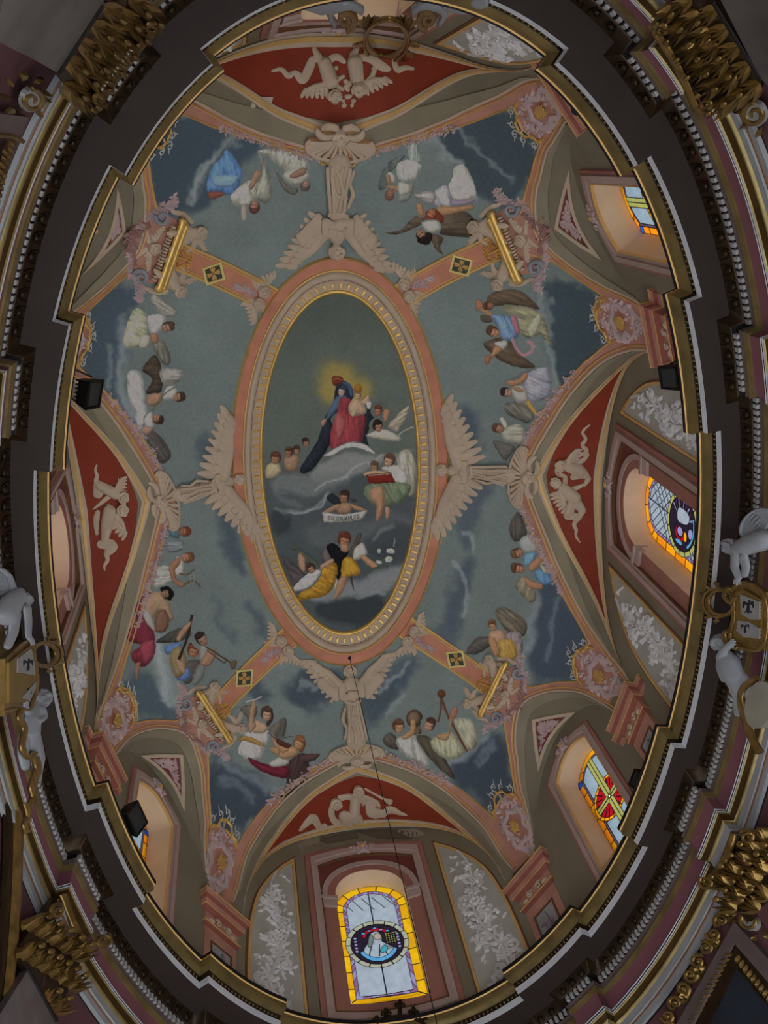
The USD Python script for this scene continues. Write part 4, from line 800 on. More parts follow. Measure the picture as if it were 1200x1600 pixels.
def render_ops(XY, C, ops):
    XY = XY+np.c_[pnoise(XY, .22, 51)-.5, pnoise(XY, .22, 53)-.5]*2.4
    for o in ops:
        if o[0] in 'prw': fill(XY, C, o[2], o[1], o[0], o[3])
        elif o[0] == 's': fill(XY, C, o[2], o[1], 'p')
        elif o[0] == 'l': stroke(XY, C, o[2], o[3], o[1])
        elif o[0] == 'k': stroke(XY, C, o[2], o[3]*1.25, o[1], soft=o[3]*.6, alpha=o[4]*.85)
        elif o[0] == 'c': fill(XY, C, o[2], o[1], 'c', soft=o[3], alpha=o[4])
        elif o[0] == 'H':
            _, sk, hr, x, y, r, a = o; d = np.array([math.cos(a), math.sin(a)]); e = np.array([-d[1], d[0]]); c = np.array([x, y])
            r = r*.9; hw = .92+.1*math.sin(x*3.1)
            fill(XY, C, ellpts(*(c-.12*r*d), r*.98, .86*r*hw, a), hr, 'r', math.degrees(a), soft=1.1); f = c+.2*r*d+.16*r*e*math.sin(x+y); fill(XY, C, ellpts(*f, .80*r, .60*r, a), sk*1.05, 'p', soft=.9)
            fill(XY, C, ellpts(*(c-.62*r*d), .42*r, .74*r, a), hr*1.05, 'r', math.degrees(a)+70, soft=1.2)
            for s in (-1, 1): stroke(XY, C, [f+.02*r*d+s*.15*r*e, f+.0*r*d+s*.40*r*e], .13*r, hr*.5+sk*.15, soft=.5, alpha=.65)
            stroke(XY, C, [f+.0*r*d+.03*r*e, f+.28*r*d+.08*r*e], .1*r, sk*.78, soft=.5, alpha=.6); stroke(XY, C, [f+.46*r*d-.14*r*e, f+.46*r*d+.16*r*e], .11*r, sk*np.array([.82, .55, .52]), soft=.5, alpha=.65)
KP = np.array([.42, .40, .39])                            # what the vault's warm light does to the paint
def to_alb(C): C = C*.86+C.mean(1, keepdims=True)*.14; return np.clip(lin(C)/KP, .004, .9)
SKYC, SKYD = np.array([100, 111, 109.]), np.array([60, 71, 80.])
SKYOPS = parse('''c 3a4854 9 .95 225,165 430,212 400,235 345,285 315,335 250,345 222,260
c 39454e 9 .95 655,212 800,160 850,222 828,290 795,325 748,312 735,272 700,240
c 39475000 9 .95 832,440 880,436 948,466 958,536 884,612 868,600 856,540
c 3c4756 9 .95 852,890 905,968 928,1005 908,1068 832,1072 826,1000 840,930
c 414f5c 9 .95 116,488 198,438 216,450 200,520 188,600 208,660 252,722 180,645 116,575
c 445460 10 .9 176,1078 205,1050 240,1060 270,1100 302,1122 222,1134
c 36414e 9 .95 322,1200 345,1172 400,1212 442,1240 380,1305 328,1294
c 36404c 9 .95 690,1216 722,1190 752,1150 796,1150 806,1240 778,1278
k 7f888a 10 .8 300,300 320,262 350,225 385,205
k 868e8e 7 .8 292,320 312,270 335,240
k 858c8c 9 .8 655,205 690,235 725,262 742,310
k 7d8587 6 .7 700,190 740,225 775,265 800,270
k 8a9292 8 .8 838,450 852,500 862,545 872,610
k 7b8488 7 .7 855,470 866,540
k 7d8690 12 .7 836,930 826,985 812,1030
k 77808c 7 .6 870,930 860,985 850,1030
k 8d9598 12 .8 190,505 186,560 192,620 215,680
k 7d878c 7 .7 166,545 170,600
k 8a9698 22 .8 245,1000 255,1050 275,1095
k 99a2a2 8 .7 242,1010 252,1060 262,1100
k 7a838a 10 .7 345,1180 385,1215 430,1235
k 6f7a84 9 .6 350,1210 390,1245
k 7d8892 10 .7 700,1200 735,1180 760,1150
k 757f8a 7 .6 745,1200 770,1160
c 46525c 12 .9 300,690 332,676 352,696 345,730 318,735
c 424c58 10 .9 330,790 352,800 378,860 388,890 372,900 352,860
c 454f5a 10 .85 385,935 400,940 418,985 412,1005 398,985
c 4a5560 10 .7 325,930 345,950 375,1000 360,1000
c 424b58 11 .9 700,640 740,628 755,660 752,700 735,720 705,700
c 4a545e 12 .9 712,760 760,755 772,770 745,800 738,850 722,860 708,830
c 464f5c 11 .9 740,860 746,890 732,930 720,1000 690,990 700,930 718,880
c 4a545f 11 .85 670,985 700,970 715,1010 690,1020
c 39434f 12 .9 440,1062 490,1045 540,1050 545,1095 500,1105 450,1100
c 3b4550 11 .85 385,1070 420,1070 425,1085 400,1090
c 3b4654 12 .85 560,1095 600,1060 650,1020 660,1040 625,1080 590,1130 570,1130
k 8f9898 5 .7 590,1080 625,1055 645,1035
k 848e90 6 .6 600,1120 630,1090
k 7f898c 5 .7 470,1068 500,1078 540,1076
k 99a2a2 5 .6 720,830 735,835 740,850
k 97a0a0 5 .6 705,880 735,925 730,960'''.replace('39475000', '394750'), IDT)
OVALOPS = parse('''c 434a4e 14 .9 400,740 460,735 520,745 600,735 665,760 665,1000 400,1000
c 4a5154 8 .8 420,745 470,742 520,760 480,790 425,790
c 7d7f7e 5 .85 482,735 520,715 560,705 600,712 645,700 640,712 600,722 565,742 520,748 490,752
c 6a6e6e 6 .8 420,745 470,740 560,735 520,765 470,775 430,765
k 989a98 3 .8 490,762 510,752 538,748 562,722 600,712
k 7d8486 4 .7 430,795 480,800 500,785 515,770
k 8e9494 3 .8 450,808 440,800 460,802 500,795 512,772
c 32383c 7 .85 420,800 445,797 460,810 455,830 425,840
c 555a5c 8 .8 470,820 560,815 640,800 650,830 580,860 480,850
c 3a4044 8 .8 560,840 620,815 655,830 640,880 590,880
k 777c7e 5 .7 585,840 595,828 612,825
c 7a7e80 6 .85 470,930 540,905 600,895 640,870 632,900 590,930 520,945 480,945
c 2f343a 6 .9 480,950 530,940 580,925 610,935 600,965 560,985 510,975
k 7f8486 4 .7 555,935 575,925 600,925
k 686e72 6 .6 430,760 440,780 470,790
c 8a7838 12 .5 495,565 540,560 560,585 575,590 585,620 560,630 510,635 495,610
c 94803f 8 .8 500,592 512,572 540,568 555,590 552,620 515,628 502,612
c 948040 7 .75 548,600 562,592 576,602 577,620 560,630 548,622''', IDT)
def sky_paint(XY, oval=False):
    n = pnoise(XY, .012, 5)[:, None]; n2 = pnoise(XY, .05, 9)[:, None]
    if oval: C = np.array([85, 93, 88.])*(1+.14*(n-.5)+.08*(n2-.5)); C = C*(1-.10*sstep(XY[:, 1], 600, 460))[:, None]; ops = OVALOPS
    else: C = SKYC*(1+.16*(n-.5)+.10*(n2-.5)); ops = SKYOPS
    w = np.c_[pnoise(XY, .035, 21)-.5, pnoise(XY, .035, 33)-.5]*34+np.c_[pnoise(XY, .1, 41)-.5, pnoise(XY, .1, 43)-.5]*12     # ragged cloud edges
    render_ops(XY+w*(.6 if oval else 1.), C, ops); return C*(1+.05*(pnoise(XY, .25, 11)-.5))[:, None]
def paint_patch(poly_px, step, off, ops, oval=False):
    ms, cs, n = [], [], 0
    for pg in polys(poly_px):
        P, T = tri2d(pg, step); C = sky_paint(P, oval); render_ops(P, C, ops); W = on_vault(P); W = W+vault_n(W)*off; ms.append((W, T)); cs.append(to_alb(C))
    return join(ms), np.vstack(cs)
# panels in the chart, one quadrant: towards the x axis and towards the y axis
tE = lambda a: np.c_[(1.775+.745*1.0)*np.cos(np.radians(a)), (4.08+.9)*np.sin(np.radians(a))]
PANX = np.vstack([tE(np.linspace(0, 50.6, 24)), [(2.12, 4.22), (3.28, 5.07), (4.0, 5.6), (4.82, 5.7), (5.57, 5.5), (6.22, 5.43), (6.05, 5.2), (5.98, 4.85), (6.12, 4.5), (6.48, 4.25)], smoothc(XP, 2)[::-1]])
PANY = np.vstack([[(0, 4.98)], tE(np.linspace(90, 58.9, 12))[1:], [(1.74, 4.62), (3.06, 5.58), (3.7, 6.1), (4.05, 6.7), (4.13, 7.24), (4.27, 7.9), (4.33, 8.3), (4.49, 9.05), (4.3, 9.05), (4.0, 9.25), (3.9, 9.5), (3.82, 9.82)], smoothc(YP, 2)[::-1]])
FIG = {}
# each painted figure: panel, name, tile of the tracing, label, strokes
def F(panel, label, tl, txt, name='painted_angel'): FIG.setdefault(panel, []).append((name, label, tl, txt))
A_, B_, E_, F_, G_, K_, L_, M_, N_, I_, J_, R_ = (200, 150, 4), (450, 150, 4), (100, 400, 4), (70, 650, 4), (150, 850, 4), (300, 1000, 4), (550, 1000, 4), (670, 430, 4), (650, 700, 4), (400, 400, 4), (400, 700, 4), (600, 800, 2)
F('TL', 'painted angel in a blue robe with cream wing', A_, '''w 8f8f80 100 820,355 870,440 900,560 890,640 850,670 800,640 770,600 820,520 830,430
r 4c6f9e 80 620,335 700,440 712,500 660,612 570,602 490,585 520,450 575,390
p 6f8cab 530,500 600,490 690,500 650,560 540,560
r 9a998c 60 640,620 720,545 800,520 800,620 740,690 660,675
p 8c6a55 755,560 795,465 835,480 812,520 770,585
p 7a4638 497,600 580,597 600,612 530,643 505,630
p 8d8478 705,680 738,690 738,770 710,772
H 8a6350 4a2f26 790,690,44,-75''')
F('TL', 'painted grey-robed angel with folded arms', A_, '''w 5e5a50 60 925,470 1000,560 1060,580 1040,615 980,592 938,520
r 8d8c80 100 805,345 940,325 1110,390 1120,470 1000,495 950,450 880,380
p 9a968a 975,480 1080,435 1135,500 1060,560 980,525
p 80604e 1010,490 1090,445 1112,460 1100,490 1030,512
H 8a6a58 4a4038 1108,558,38,-70''')
F('TR', 'small painted angel with grey wings and bare crossed arms', B_, '''w 5c645f 100 565,575 590,470 650,395 735,365 690,425 640,480 612,570
p 757a72 700,600 790,535 762,640 690,662
r 7f8880 90 755,300 805,300 835,410 760,410
r 989a92 90 690,415 770,398 835,440 790,522 710,532 678,480
p 9a968c 608,500 640,472 672,500 660,545
p 8d6a52 608,560 680,556 752,578 742,602 660,590
p 8a6650 612,490 640,500 640,545 620,540
p a09c90 690,540 757,550 762,600 700,616
H 8a6048 5c4030 635,615,38,-85''')
F('TR', 'painted red-haired angel in white with lilac sash', B_, '''w 5a4c3e 20 602,852 700,838 760,778 830,735 845,790 760,835 680,862
w 55493c 0 965,740 1130,728 1180,865 1000,872 942,840
r a3a39a 80 1040,448 1105,428 1172,560 1168,632 1050,655 998,580 1030,500
p 7f7480 1000,560 1040,645 1162,638 1150,668 1020,684 958,600
r 9b9aa0 60 915,600 990,558 1022,680 928,684
w 8c8480 0 795,610 900,588 922,640 890,674 810,642
p 94704f 938,690 1060,688 1140,678 1165,700 1060,728 948,748
p 6a3222 900,700 960,735 972,785 908,794
H 8f5f42 6a3020 893,742,46,-55''')
F('TR', 'painted black-haired angel looking up, brown wings', B_, '''w 5a4a3c 90 888,858 972,880 952,940 972,988 928,960 898,900
p a09c92 838,788 932,778 952,832 880,855
p 8f6a50 800,678 842,678 852,742 818,744
p 221c1a 815,880 870,848 902,870 882,922 818,915
H 8a6048 201a18 832,870,46,-130''')
F('RU', 'painted angel with brown wings and raised hands', M_, '''w 5d4c3c 20 362,150 430,98 560,92 640,148 695,212 600,192 500,182 410,192
w 8a876a 20 460,188 600,194 702,240 742,320 765,455 700,372 620,392 560,342 520,260
p 9c9a80 618,332 692,235 702,300 650,385
p 8c6048 292,165 322,152 348,200 300,218
p 8f6a50 318,200 392,228 402,258 350,242
p 4f463c 326,250 392,258 402,292 338,292
H 80553f 4a3026 375,192,38,10''')
F('RU', 'painted angel in a blue blouse with outspread arms and pink ribbon', M_, '''w 5c4d3e 30 342,430 400,398 500,388 562,480 668,572 560,574 450,532 398,490
r 5d7699 60 398,250 500,258 564,320 552,392 470,404 438,330
p 96606a 513,265 546,258 568,350 544,358
p 9d9a94 413,420 482,408 492,440 450,468
p 966b4f 388,500 420,438 458,465 400,514
p 8c5844 352,510 386,498 388,537 358,558
l a0747a 18 525,400 545,450 590,495 640,480 650,430 625,415 662,442
H 9a6c52 4a3024 405,350,48,20''')
F('RU', 'painted angel in a lilac-grey robe with yellow sash', M_, '''w 6a665c 45 472,810 540,788 620,820 662,882 620,924 540,892 488,862
r 7d7c88 20 608,620 742,578 764,742 640,794 598,700
p 989690 528,690 600,698 622,782 560,794 523,740
p 94694c 486,660 560,648 600,606 624,620 602,664 520,692
p 8f6850 530,690 590,712 580,732 530,712
s a8823a 603,790 630,778 688,870 664,874
H 94745f 2a2220 487,730,42,15''')
F('RU', 'small painted angel behind the flower festoon', M_, '''p 5a5652 406,1030 500,1048 542,1080 480,1155 428,1092
p a09c90 446,898 470,886 494,940 474,952
r 8a8678 0 458,980 540,928 604,960 592,1044 498,1044
H 87604a 50362a 437,955,42,20''')
F('RL', 'two painted children embracing, blue cloth', N_, '''w 4f4a45 90 586,480 640,398 684,480 692,542 640,584 598,560
p 8f918e 648,580 720,538 764,642 680,654
r 56789a 90 688,658 754,658 722,724 678,724
r 4d7196 90 748,758 802,768 856,830 800,856 746,802
p 94694c 708,730 792,668 804,700 730,774
w 7c7460 110 616,850 680,796 734,860 754,942 710,964 648,902
p 966c50 680,810 740,835 792,850 782,884 700,864
p a09c84 778,718 836,782 798,772
H 8d6650 5a3a28 635,655,44,-20
H 94694f 4a3022 640,750,48,10''', 'painted_children')
F('RL', 'painted angel in yellow with large grey wing', R_, '''w 6a6052 40 348,310 385,300 444,340 442,384 400,384 368,352
w 55504a -10 256,440 290,393 338,393 332,418 290,444
r 7a6d70 100 380,388 427,378 434,442 400,484
p a07a60 328,380 370,368 382,402 345,418
r 97763a 80 343,410 400,398 418,440 396,474 358,452
p 98704f 326,398 346,393 364,440 345,448
H 94704f 5c3a24 340,354,19,75''')
F('LU', 'painted angel in a pale green robe', E_, '''w 8d8a80 30 538,260 580,246 694,330 694,374 620,374 568,332
w 6b675e 80 548,540 622,536 664,640 642,684 588,642
r 96977c 30 438,328 512,368 518,480 480,564 376,564 382,450
p a3a3a3 518,380 600,362 634,400 590,484 538,484
p 8f6850 536,488 582,488 584,542 543,534
p a09c8c 478,500 532,498 522,564 468,574
H 8f6a52 42302a 645,440,46,165''')
F('LU', 'painted angel in white holding a palm branch', E_, '''w 463c33 0 486,710 560,618 604,690 604,844 508,854 548,770
w 8f8c84 0 598,708 700,706 744,740 700,794 618,804
r 9a9a98 60 398,720 482,738 504,900 524,1000 470,1095 438,990 398,880
p a09e9a 638,818 692,816 704,884 618,894
p 94705a 518,868 602,858 604,914 528,934
l 5a5c44 8 480,1080 560,940 640,850 690,820
l 5c5e48 5 500,1060 600,900 620,840
H 8e6a55 30241f 715,880,44,170''')
F('LU', 'painted angel with dark wing, lowest of the three on the left', E_, '''w 504c48 60 498,1110 560,1096 640,1180 664,1255 600,1295 540,1204
p 97745e 476,1090 520,1046 564,1060 520,1114
p a09c98 498,1010 542,976 554,1064 508,1064
H 8c6450 382820 580,1020,42,190''')
F('LL', 'painted red-haired child in blue by the shell', F_, '''p 4f6470 786,690 842,686 834,764 778,744
H 86553c 5a3020 872,722,42,170''', 'painted_child')
F('LL', 'painted angel playing a lyre', F_, '''w 6f7678 0 746,790 852,776 864,832 778,854
r 8b8d86 0 688,950 780,938 814,1012 700,1086 666,1042
p a09a90 818,880 864,920 854,994 808,984
p 8a5f49 776,930 830,886 844,920 812,960 822,1018 874,1050 840,1070 786,1012
l 5c4636 9 840,985 890,990 930,958
l 5c4636 11 870,1050 930,1030 968,1067
l 8a8270 3 905,990 910,1040
l 8a8270 3 925,975 932,1040
H 8f6650 5c4028 888,885,46,165''')
F('LL', 'painted bare-backed man in a crimson drape with a drum', G_, '''r 6a2733 70 246,380 340,286 300,420 354,540 364,680 300,764 228,734 218,680 280,630 188,604 198,540 238,480
p 8a3a48 268,640 352,598 358,692 300,744
p 94795f 276,370 340,306 424,306 474,430 484,462 440,486 390,422 340,484 298,442
p 908c86 278,408 332,430 364,544 308,492
p 70503f 368,440 422,408 454,470 432,544 368,544
p 86604c 238,760 272,738 264,800 245,856
p 14120f 396,280 450,266 474,320 452,354
H 7d5f4c 14120f 440,312,44,165''', 'painted_man')
F('LL', 'painted lute player with blue sleeves', G_, '''w 4c4a44 120 366,612 480,538 550,526 594,560 530,604 480,614
p 504a48 556,740 644,728 624,824 570,876 536,842
p 4d6a98 426,640 524,616 504,684 436,686
p 4d6a9c 498,830 572,776 580,832 528,856
p 806e4e 456,690 520,636 566,740 520,836 476,802
l 2c211b 17 515,715 560,600 597,448
p 906f58 498,590 540,518 594,478 584,512 540,574 518,604
p 94755c 486,718 542,738 554,804 518,794
H 8a6048 5a2c20 603,665,52,100''')
F('LL', 'painted trumpeter with long brass trumpet', G_, '''p 686a68 636,760 674,756 664,834 608,886 598,862
p 807e78 648,638 694,638 684,704 648,724
p 8c6a52 648,740 700,656 744,670 722,744 680,764
l 4a3a28 10 680,640 760,690 850,745
l 4a3a28 8 690,665 795,740 802,714
p 5a4630 838,740 874,728 868,774 843,778
H 83634f 241e1c 655,595,52,60''')
F('BL', 'painted angel in white raising a flute', K_, '''w 5a564e 70 296,420 392,406 404,460 360,526 338,482
w 5c574e 100 478,560 572,486 590,540 562,646 518,614
r a2a09a 70 338,580 462,556 484,600 442,700 420,746 340,746 286,692 318,620
p a08268 398,500 474,540 442,584 378,574
p 8f6f3a 286,630 340,598 434,640 442,668 340,632
p 8f7058 352,500 373,388 396,366 398,420 387,500 398,540 358,584
l b0aca8 7 343,386 385,375 432,354
p 3a2c25 478,430 508,470 492,524 463,534
H 9a785f 3c2e26 463,460,50,100''')
F('BL', 'painted violin player with brown wings and crimson cloth', K_, '''w 40302e 100 588,780 692,704 734,800 704,892 622,964 534,984 588,902
w 4a3634 -10 686,720 796,712 764,752 698,764
r 5c1a28 20 352,738 470,778 592,788 584,864 490,844 388,794
p 9c9890 478,770 560,728 604,770 520,794
p 987656 528,680 642,668 654,722 560,744
p 94704f 498,578 532,638 604,680 560,704 508,652
p 94704f 488,670 542,678 544,714 498,704
p 4c2a20 526,618 582,638 624,660 590,674 538,654
l 3a2c26 4 480,580 520,612 632,604
p 6c4428 658,608 708,630 694,694 668,694
H 94704f 6c4428 663,640,50,120''')
F('BR', 'painted angel holding up a tambourine', L_, '''w 4c463e 60 192,620 240,578 284,620 294,684 218,664
w 5a5040 110 398,520 444,498 424,604 388,604
r 8f8d86 70 278,620 380,588 444,680 486,796 380,754 308,704
e 4a3a2a 390,490,52,56
e 6a5440 386,488,38,42
p 94704f 308,600 360,566 370,498 398,510 388,584 330,624
H 94704f 4a2e22 290,540,48,95''')
F('BR', 'painted angel with a tall wooden harp', L_, '''w 4f463a 60 406,600 500,616 580,736 646,866 560,814 458,704
r 8a8874 70 638,500 764,508 786,644 720,686
r 8c8a70 80 498,620 600,576 644,600 706,704 600,746 508,684
l 5c3826 15 550,330 600,470 720,692
l 5c3826 11 560,330 555,440 540,512
e 5a3424 560,335,26,26
p 94704f 528,590 600,578 612,478 634,458 604,614 548,620
p 8c5e48 618,440 664,416 654,474 624,494
H 9a7258 43281e 490,530,50,105''')
F('OV', 'painted Madonna in red dress and dark blue mantle with crowned child on her lap', I_, '''r 20242e 70 500,820 545,775 604,830 600,900 560,930 470,1010 480,1060 470,1150 440,1215 350,1335 288,1355 276,1322 310,1268 380,1160 410,1075 430,1010 480,920
p 20242e 668,900 724,936 736,1012 692,1122 706,1196 646,1186 660,1060
p 42546e 500,880 566,876 530,930 470,1004 436,1014
r 7d3036 90 528,890 592,898 582,978 684,998 674,1100 640,1186 540,1194 500,1240 466,1184 468,1080 498,1010
p 964a4c 508,980 564,1040 520,1146 488,1060
p 8f6e5a 404,1034 442,1016 420,1066
p a0846a 596,900 640,886 684,940 684,984 600,996 576,950
p a0846a 650,920 690,878 708,868 702,924
p b0aca0 688,913 717,913 717,952 694,952
p a08468 586,980 634,958 612,1004
p 384660 492,820 530,782 590,800 606,860 590,880 570,820 530,800
H 9a8478 2a3442 540,842,38,100
H a07e66 6a4a34 635,866,34,95
p 6a2c20 474,762 500,748 542,758 537,792 488,808
l 8a6a2c 4 482,772 512,764 536,774
p 8a5a20 611,832 640,797 664,830 640,854''', 'painted_madonna')
F('OV', 'white painted crescent under the red dress', I_, '''p b5b2a8 424,1246 520,1190 600,1163 692,1184 744,1236 650,1200 560,1198 480,1240''', 'painted_crescent')
F('OV', 'two painted cherubs with a pale wing beside the mantle', I_, '''w 9a8f7c -30 826,1054 952,930 944,1000 904,1064 880,1094
p a29a8c 690,1120 800,1080 904,1132 882,1156 780,1144
p 936a52 798,958 834,963 824,1014 798,1034
H 8a5d48 4a2c20 765,965,38,90
H 8a6450 241a16 760,1060,42,90
l a09888 6 880,1130 920,1095 985,1065''', 'painted_cherubs')
F('OV', 'group of painted cherub heads on the cloud at the left', J_, '''p a09070 64,110 130,86 154,142 120,178 62,184
p 8a6a54 176,60 262,46 254,132 188,134
H 8a604a 4a2c24 122,62,44,90
H 80564a 43281f 205,25,36,90
H 84604e 3a261f 252,12,32,90
H 84604e 2c201c 310,-36,32,80''', 'painted_cherubs')
F('OV', 'painted angel in green skirt reading a red book', J_, '''w a09a88 80 896,30 950,6 994,80 1004,220 970,304 928,222 886,120
r a09e96 60 786,120 880,106 944,160 944,224 860,214 828,160
r 5c6650 60 688,230 800,206 966,230 922,324 840,356 760,374 718,342 678,290
p 977258 713,262 792,240 804,340 782,434 748,452 753,360 718,322
p 94705a 808,368 838,378 828,434 810,434
H 84604a 4a3a2c 740,115,38,90
p a08468 676,155 740,138 834,148 700,174
s 702018 688,164 842,148 872,212 708,222
s 8a8274 700,166 838,152 842,160 704,174
H 9a7a62 50352a 835,75,48,100''')
F('OV', 'small painted angel holding a lettered banner', J_, '''p 25282c 436,310 480,282 534,330 500,354
p 3a3430 588,318 628,318 612,337
p 8c6a52 506,350 594,343 584,404 516,404
p 8a6850 424,392 510,346 524,370 450,404
p 8a6850 588,343 694,385 660,392 598,372
p a09c94 423,398 540,412 660,394 694,388 652,444 540,458 430,462 418,430
H 7d5a48 2e2018 555,303,46,90''')
F('OV', 'painted angel in a golden robe with black wing reaching for lilies', J_, '''w 4c443e 95 588,640 638,532 658,545 632,650 602,780 612,892 588,820 578,720
w 5a5252 80 408,690 440,600 470,640 480,700 440,720
w 16171c 80 438,620 480,592 540,636 584,638 542,720 522,812 488,802 468,690
p 8f8d86 476,740 500,800 524,860 495,904
r 8f661e 30 396,750 500,716 494,840 440,914 330,944 276,954 266,914 370,828
r 9a7020 60 538,700 602,686 654,780 580,804 536,842
p a09c92 618,620 667,592 694,660 640,694 608,692
p 94704f 648,680 692,678 774,740 740,758
p 8f6a54 518,820 564,798 552,872 508,934 486,932
p 94705a 380,745 470,690 480,712 400,760
H 8d6148 50281c 550,570,54,105
p 946c54 530,600 570,600 575,645 530,640''')
F('OV', 'painted reclining angel holding a palm', J_, '''w 4a4244 30 156,668 230,716 314,800 240,856 198,782
r a09e9a -10 236,862 330,776 404,768 352,854 258,894
p 94705a 262,660 298,656 304,772 268,742
l 4a5236 9 225,600 280,650 340,690 390,742
l 4a5236 5 218,640 280,660 350,720
l 3f4a34 5 240,598 262,640
H 8a6450 382820 340,750,38,60''')
F('OV', 'painted white lilies', J_, '''l 4a5240 5 690,790 740,750 852,738
l 4a5240 4 760,745 800,690 840,640
e b0b0aa 840,640,24,15
e a8a8a2 830,692,24,19
e a0a09a 772,712,18,12
e 9a9a92 770,640,12,16
e b8b8b0 826,632,10,7
e b4b4ac 856,646,11,7
e 8a8a70 840,640,6,5
e b8b8b0 818,700,9,12
e b0b0a8 842,684,9,8
e 8a8a70 830,692,6,6
e a8a8a0 760,705,8,6
l 9a9a92 4 868,560 866,590 860,612''', 'painted_lilies')
PANELS = {'TL': ('y', -1, -1, 'sky-blue fresco panel with a blue-robed angel, upper left of the vault'), 'TR': ('y', 1, -1, 'sky-blue fresco panel with a red-haired angel in white, upper right of the vault'), 'BL': ('y', -1, 1, 'sky-blue fresco panel with flute and violin angels, lower left of the vault'), 'BR': ('y', 1, 1, 'sky-blue fresco panel with tambourine and harp angels, lower right of the vault'),
          'RU': ('x', 1, -1, 'sky-blue fresco panel with outspread-armed angel in blue, right of the oval above the angel rib'), 'RL': ('x', 1, 1, 'sky-blue fresco panel with embracing children, right of the oval below the angel rib'), 'LU': ('x', -1, -1, 'sky-blue fresco panel with a palm-bearing angel, left of the oval above the angel rib'), 'LL': ('x', -1, 1, 'sky-blue fresco panel with lute and trumpet players, left of the oval below the angel rib')}
def figures(T, key, oval):
    for i, (name, label, tl, txt) in enumerate(FIG.get(key, [])):
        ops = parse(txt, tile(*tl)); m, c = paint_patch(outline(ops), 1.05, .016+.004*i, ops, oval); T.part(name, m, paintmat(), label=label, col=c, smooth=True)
for key, (ax, sx, sy, label) in PANELS.items():
    pl = flipc(PANX if ax == 'x' else PANY, sx, sy); P3 = vault_of(dens(pl, .15)); pp = Polygon(project(P3)).buffer(0)
    ctr = vault_of(np.array(Polygon(pl).buffer(0).representative_point().coords[0])); T = Thing('fresco_panel', label, 'fresco', ctr)
    m, c = paint_patch(pp, 2.2, .01, []); T.part('painted_sky', m, paintmat(), col=c, smooth=True)
    e = pl[24:] if ax == 'x' else pl[13:]; e = e[:-1]; n0 = curve_n(e); sg = -np.sign((n0*(e-e.mean(0))).sum()); 
    c2 = resample(e, 160); T.part('gilt_edge', strip(c2, bar(0, .05, .04), vmap), m_goldline, label='gilded edge moulding', smooth=50)
    figures(T, key, False)
ctr = vault_of(np.array([0., 0.])); T = Thing('oval_painting', 'central oval ceiling painting of the crowned Madonna and child on clouds with angels', 'painting', ctr)
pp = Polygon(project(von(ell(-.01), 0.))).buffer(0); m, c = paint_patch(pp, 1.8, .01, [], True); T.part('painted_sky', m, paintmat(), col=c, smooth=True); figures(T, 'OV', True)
tm = meshkit.text_mesh('ECCE SIGNUM SALUTIS', 1.0, .05, bold=True); v = np.array(tm.vertices); w_ = v[:, 0].max(); u = v[:, 0]/w_
X = 511.5+u*50; base = 811.5-4.2*(1-(2*u-1)**2)*-.55-u*3.; tv = np.c_[X, base-v[:, 1]*6.2, v[:, 2]*0]; W = on_vault(tv[:, :2]); W = W+vault_n(W)*(.042+.004*(v[:, 2:3] > .01)); T.part('banner_lettering', (W, np.asarray(tm.faces)[:, ::-1]), mat('black_lettering', (26, 26, 28)), label='dark lettering on the banner', smooth=False)
# ================================================================ STUCCO ON THE VAULT
def place(o, ex, ey, fmap, kh=None):                              # local (x, y, h) -> px -> surface
    o, ex, ey = (np.asarray(q, float) for q in (o, ex, ey)); kh = kh or (np.linalg.norm(ex)+np.linalg.norm(ey))/2
    return lambda p: fmap(np.c_[o+np.outer(p[:, 0], ex)+np.outer(p[:, 1], ey), p[:, 2]*kh])
def solid(vf, pl):                                                # map a closed mesh and turn its faces outwards
    v, f = vf; v = pl(np.asarray(v, float)); f = np.asarray(f)
    if f.shape[1] == 4: f = np.vstack([f[:, :3], f[:, [0, 2, 3]]])
    a, b, c = v[f[:, 0]]-v.mean(0), v[f[:, 1]]-v.mean(0), v[f[:, 2]]-v.mean(0); vol = np.einsum('ij,ij->i', a, np.cross(b, c)).sum(); return v, (f if vol > 0 else f[:, ::-1])
def each(ms, pl): return join([solid(m, pl) for m in ms])
def flowers(path, rng, n, spread, r, pl, h=2.2):
    p = np.asarray(path, float); out = []; t = rng.uniform(0, 1, n)
    for i in range(n):
        k = t[i]*(len(p)-1); q = p[int(k)]+(p[min(int(k)+1, len(p)-1)]-p[int(k)])*(k % 1)+rng.normal(0, spread*(.35+.65*(1-abs(2*t[i]-1))), 2); rr = r*rng.uniform(.6, 1.25)
        if rng.random() < .55: out.append(ball((*q, h*rng.uniform(.4, 1.3)), (rr, rr, rr), 0))
        else: out.append(leaf(*q, rng.uniform(0, 6.28), rr*3.2, rr*1.5, h*1.3))
    return each(out, pl)
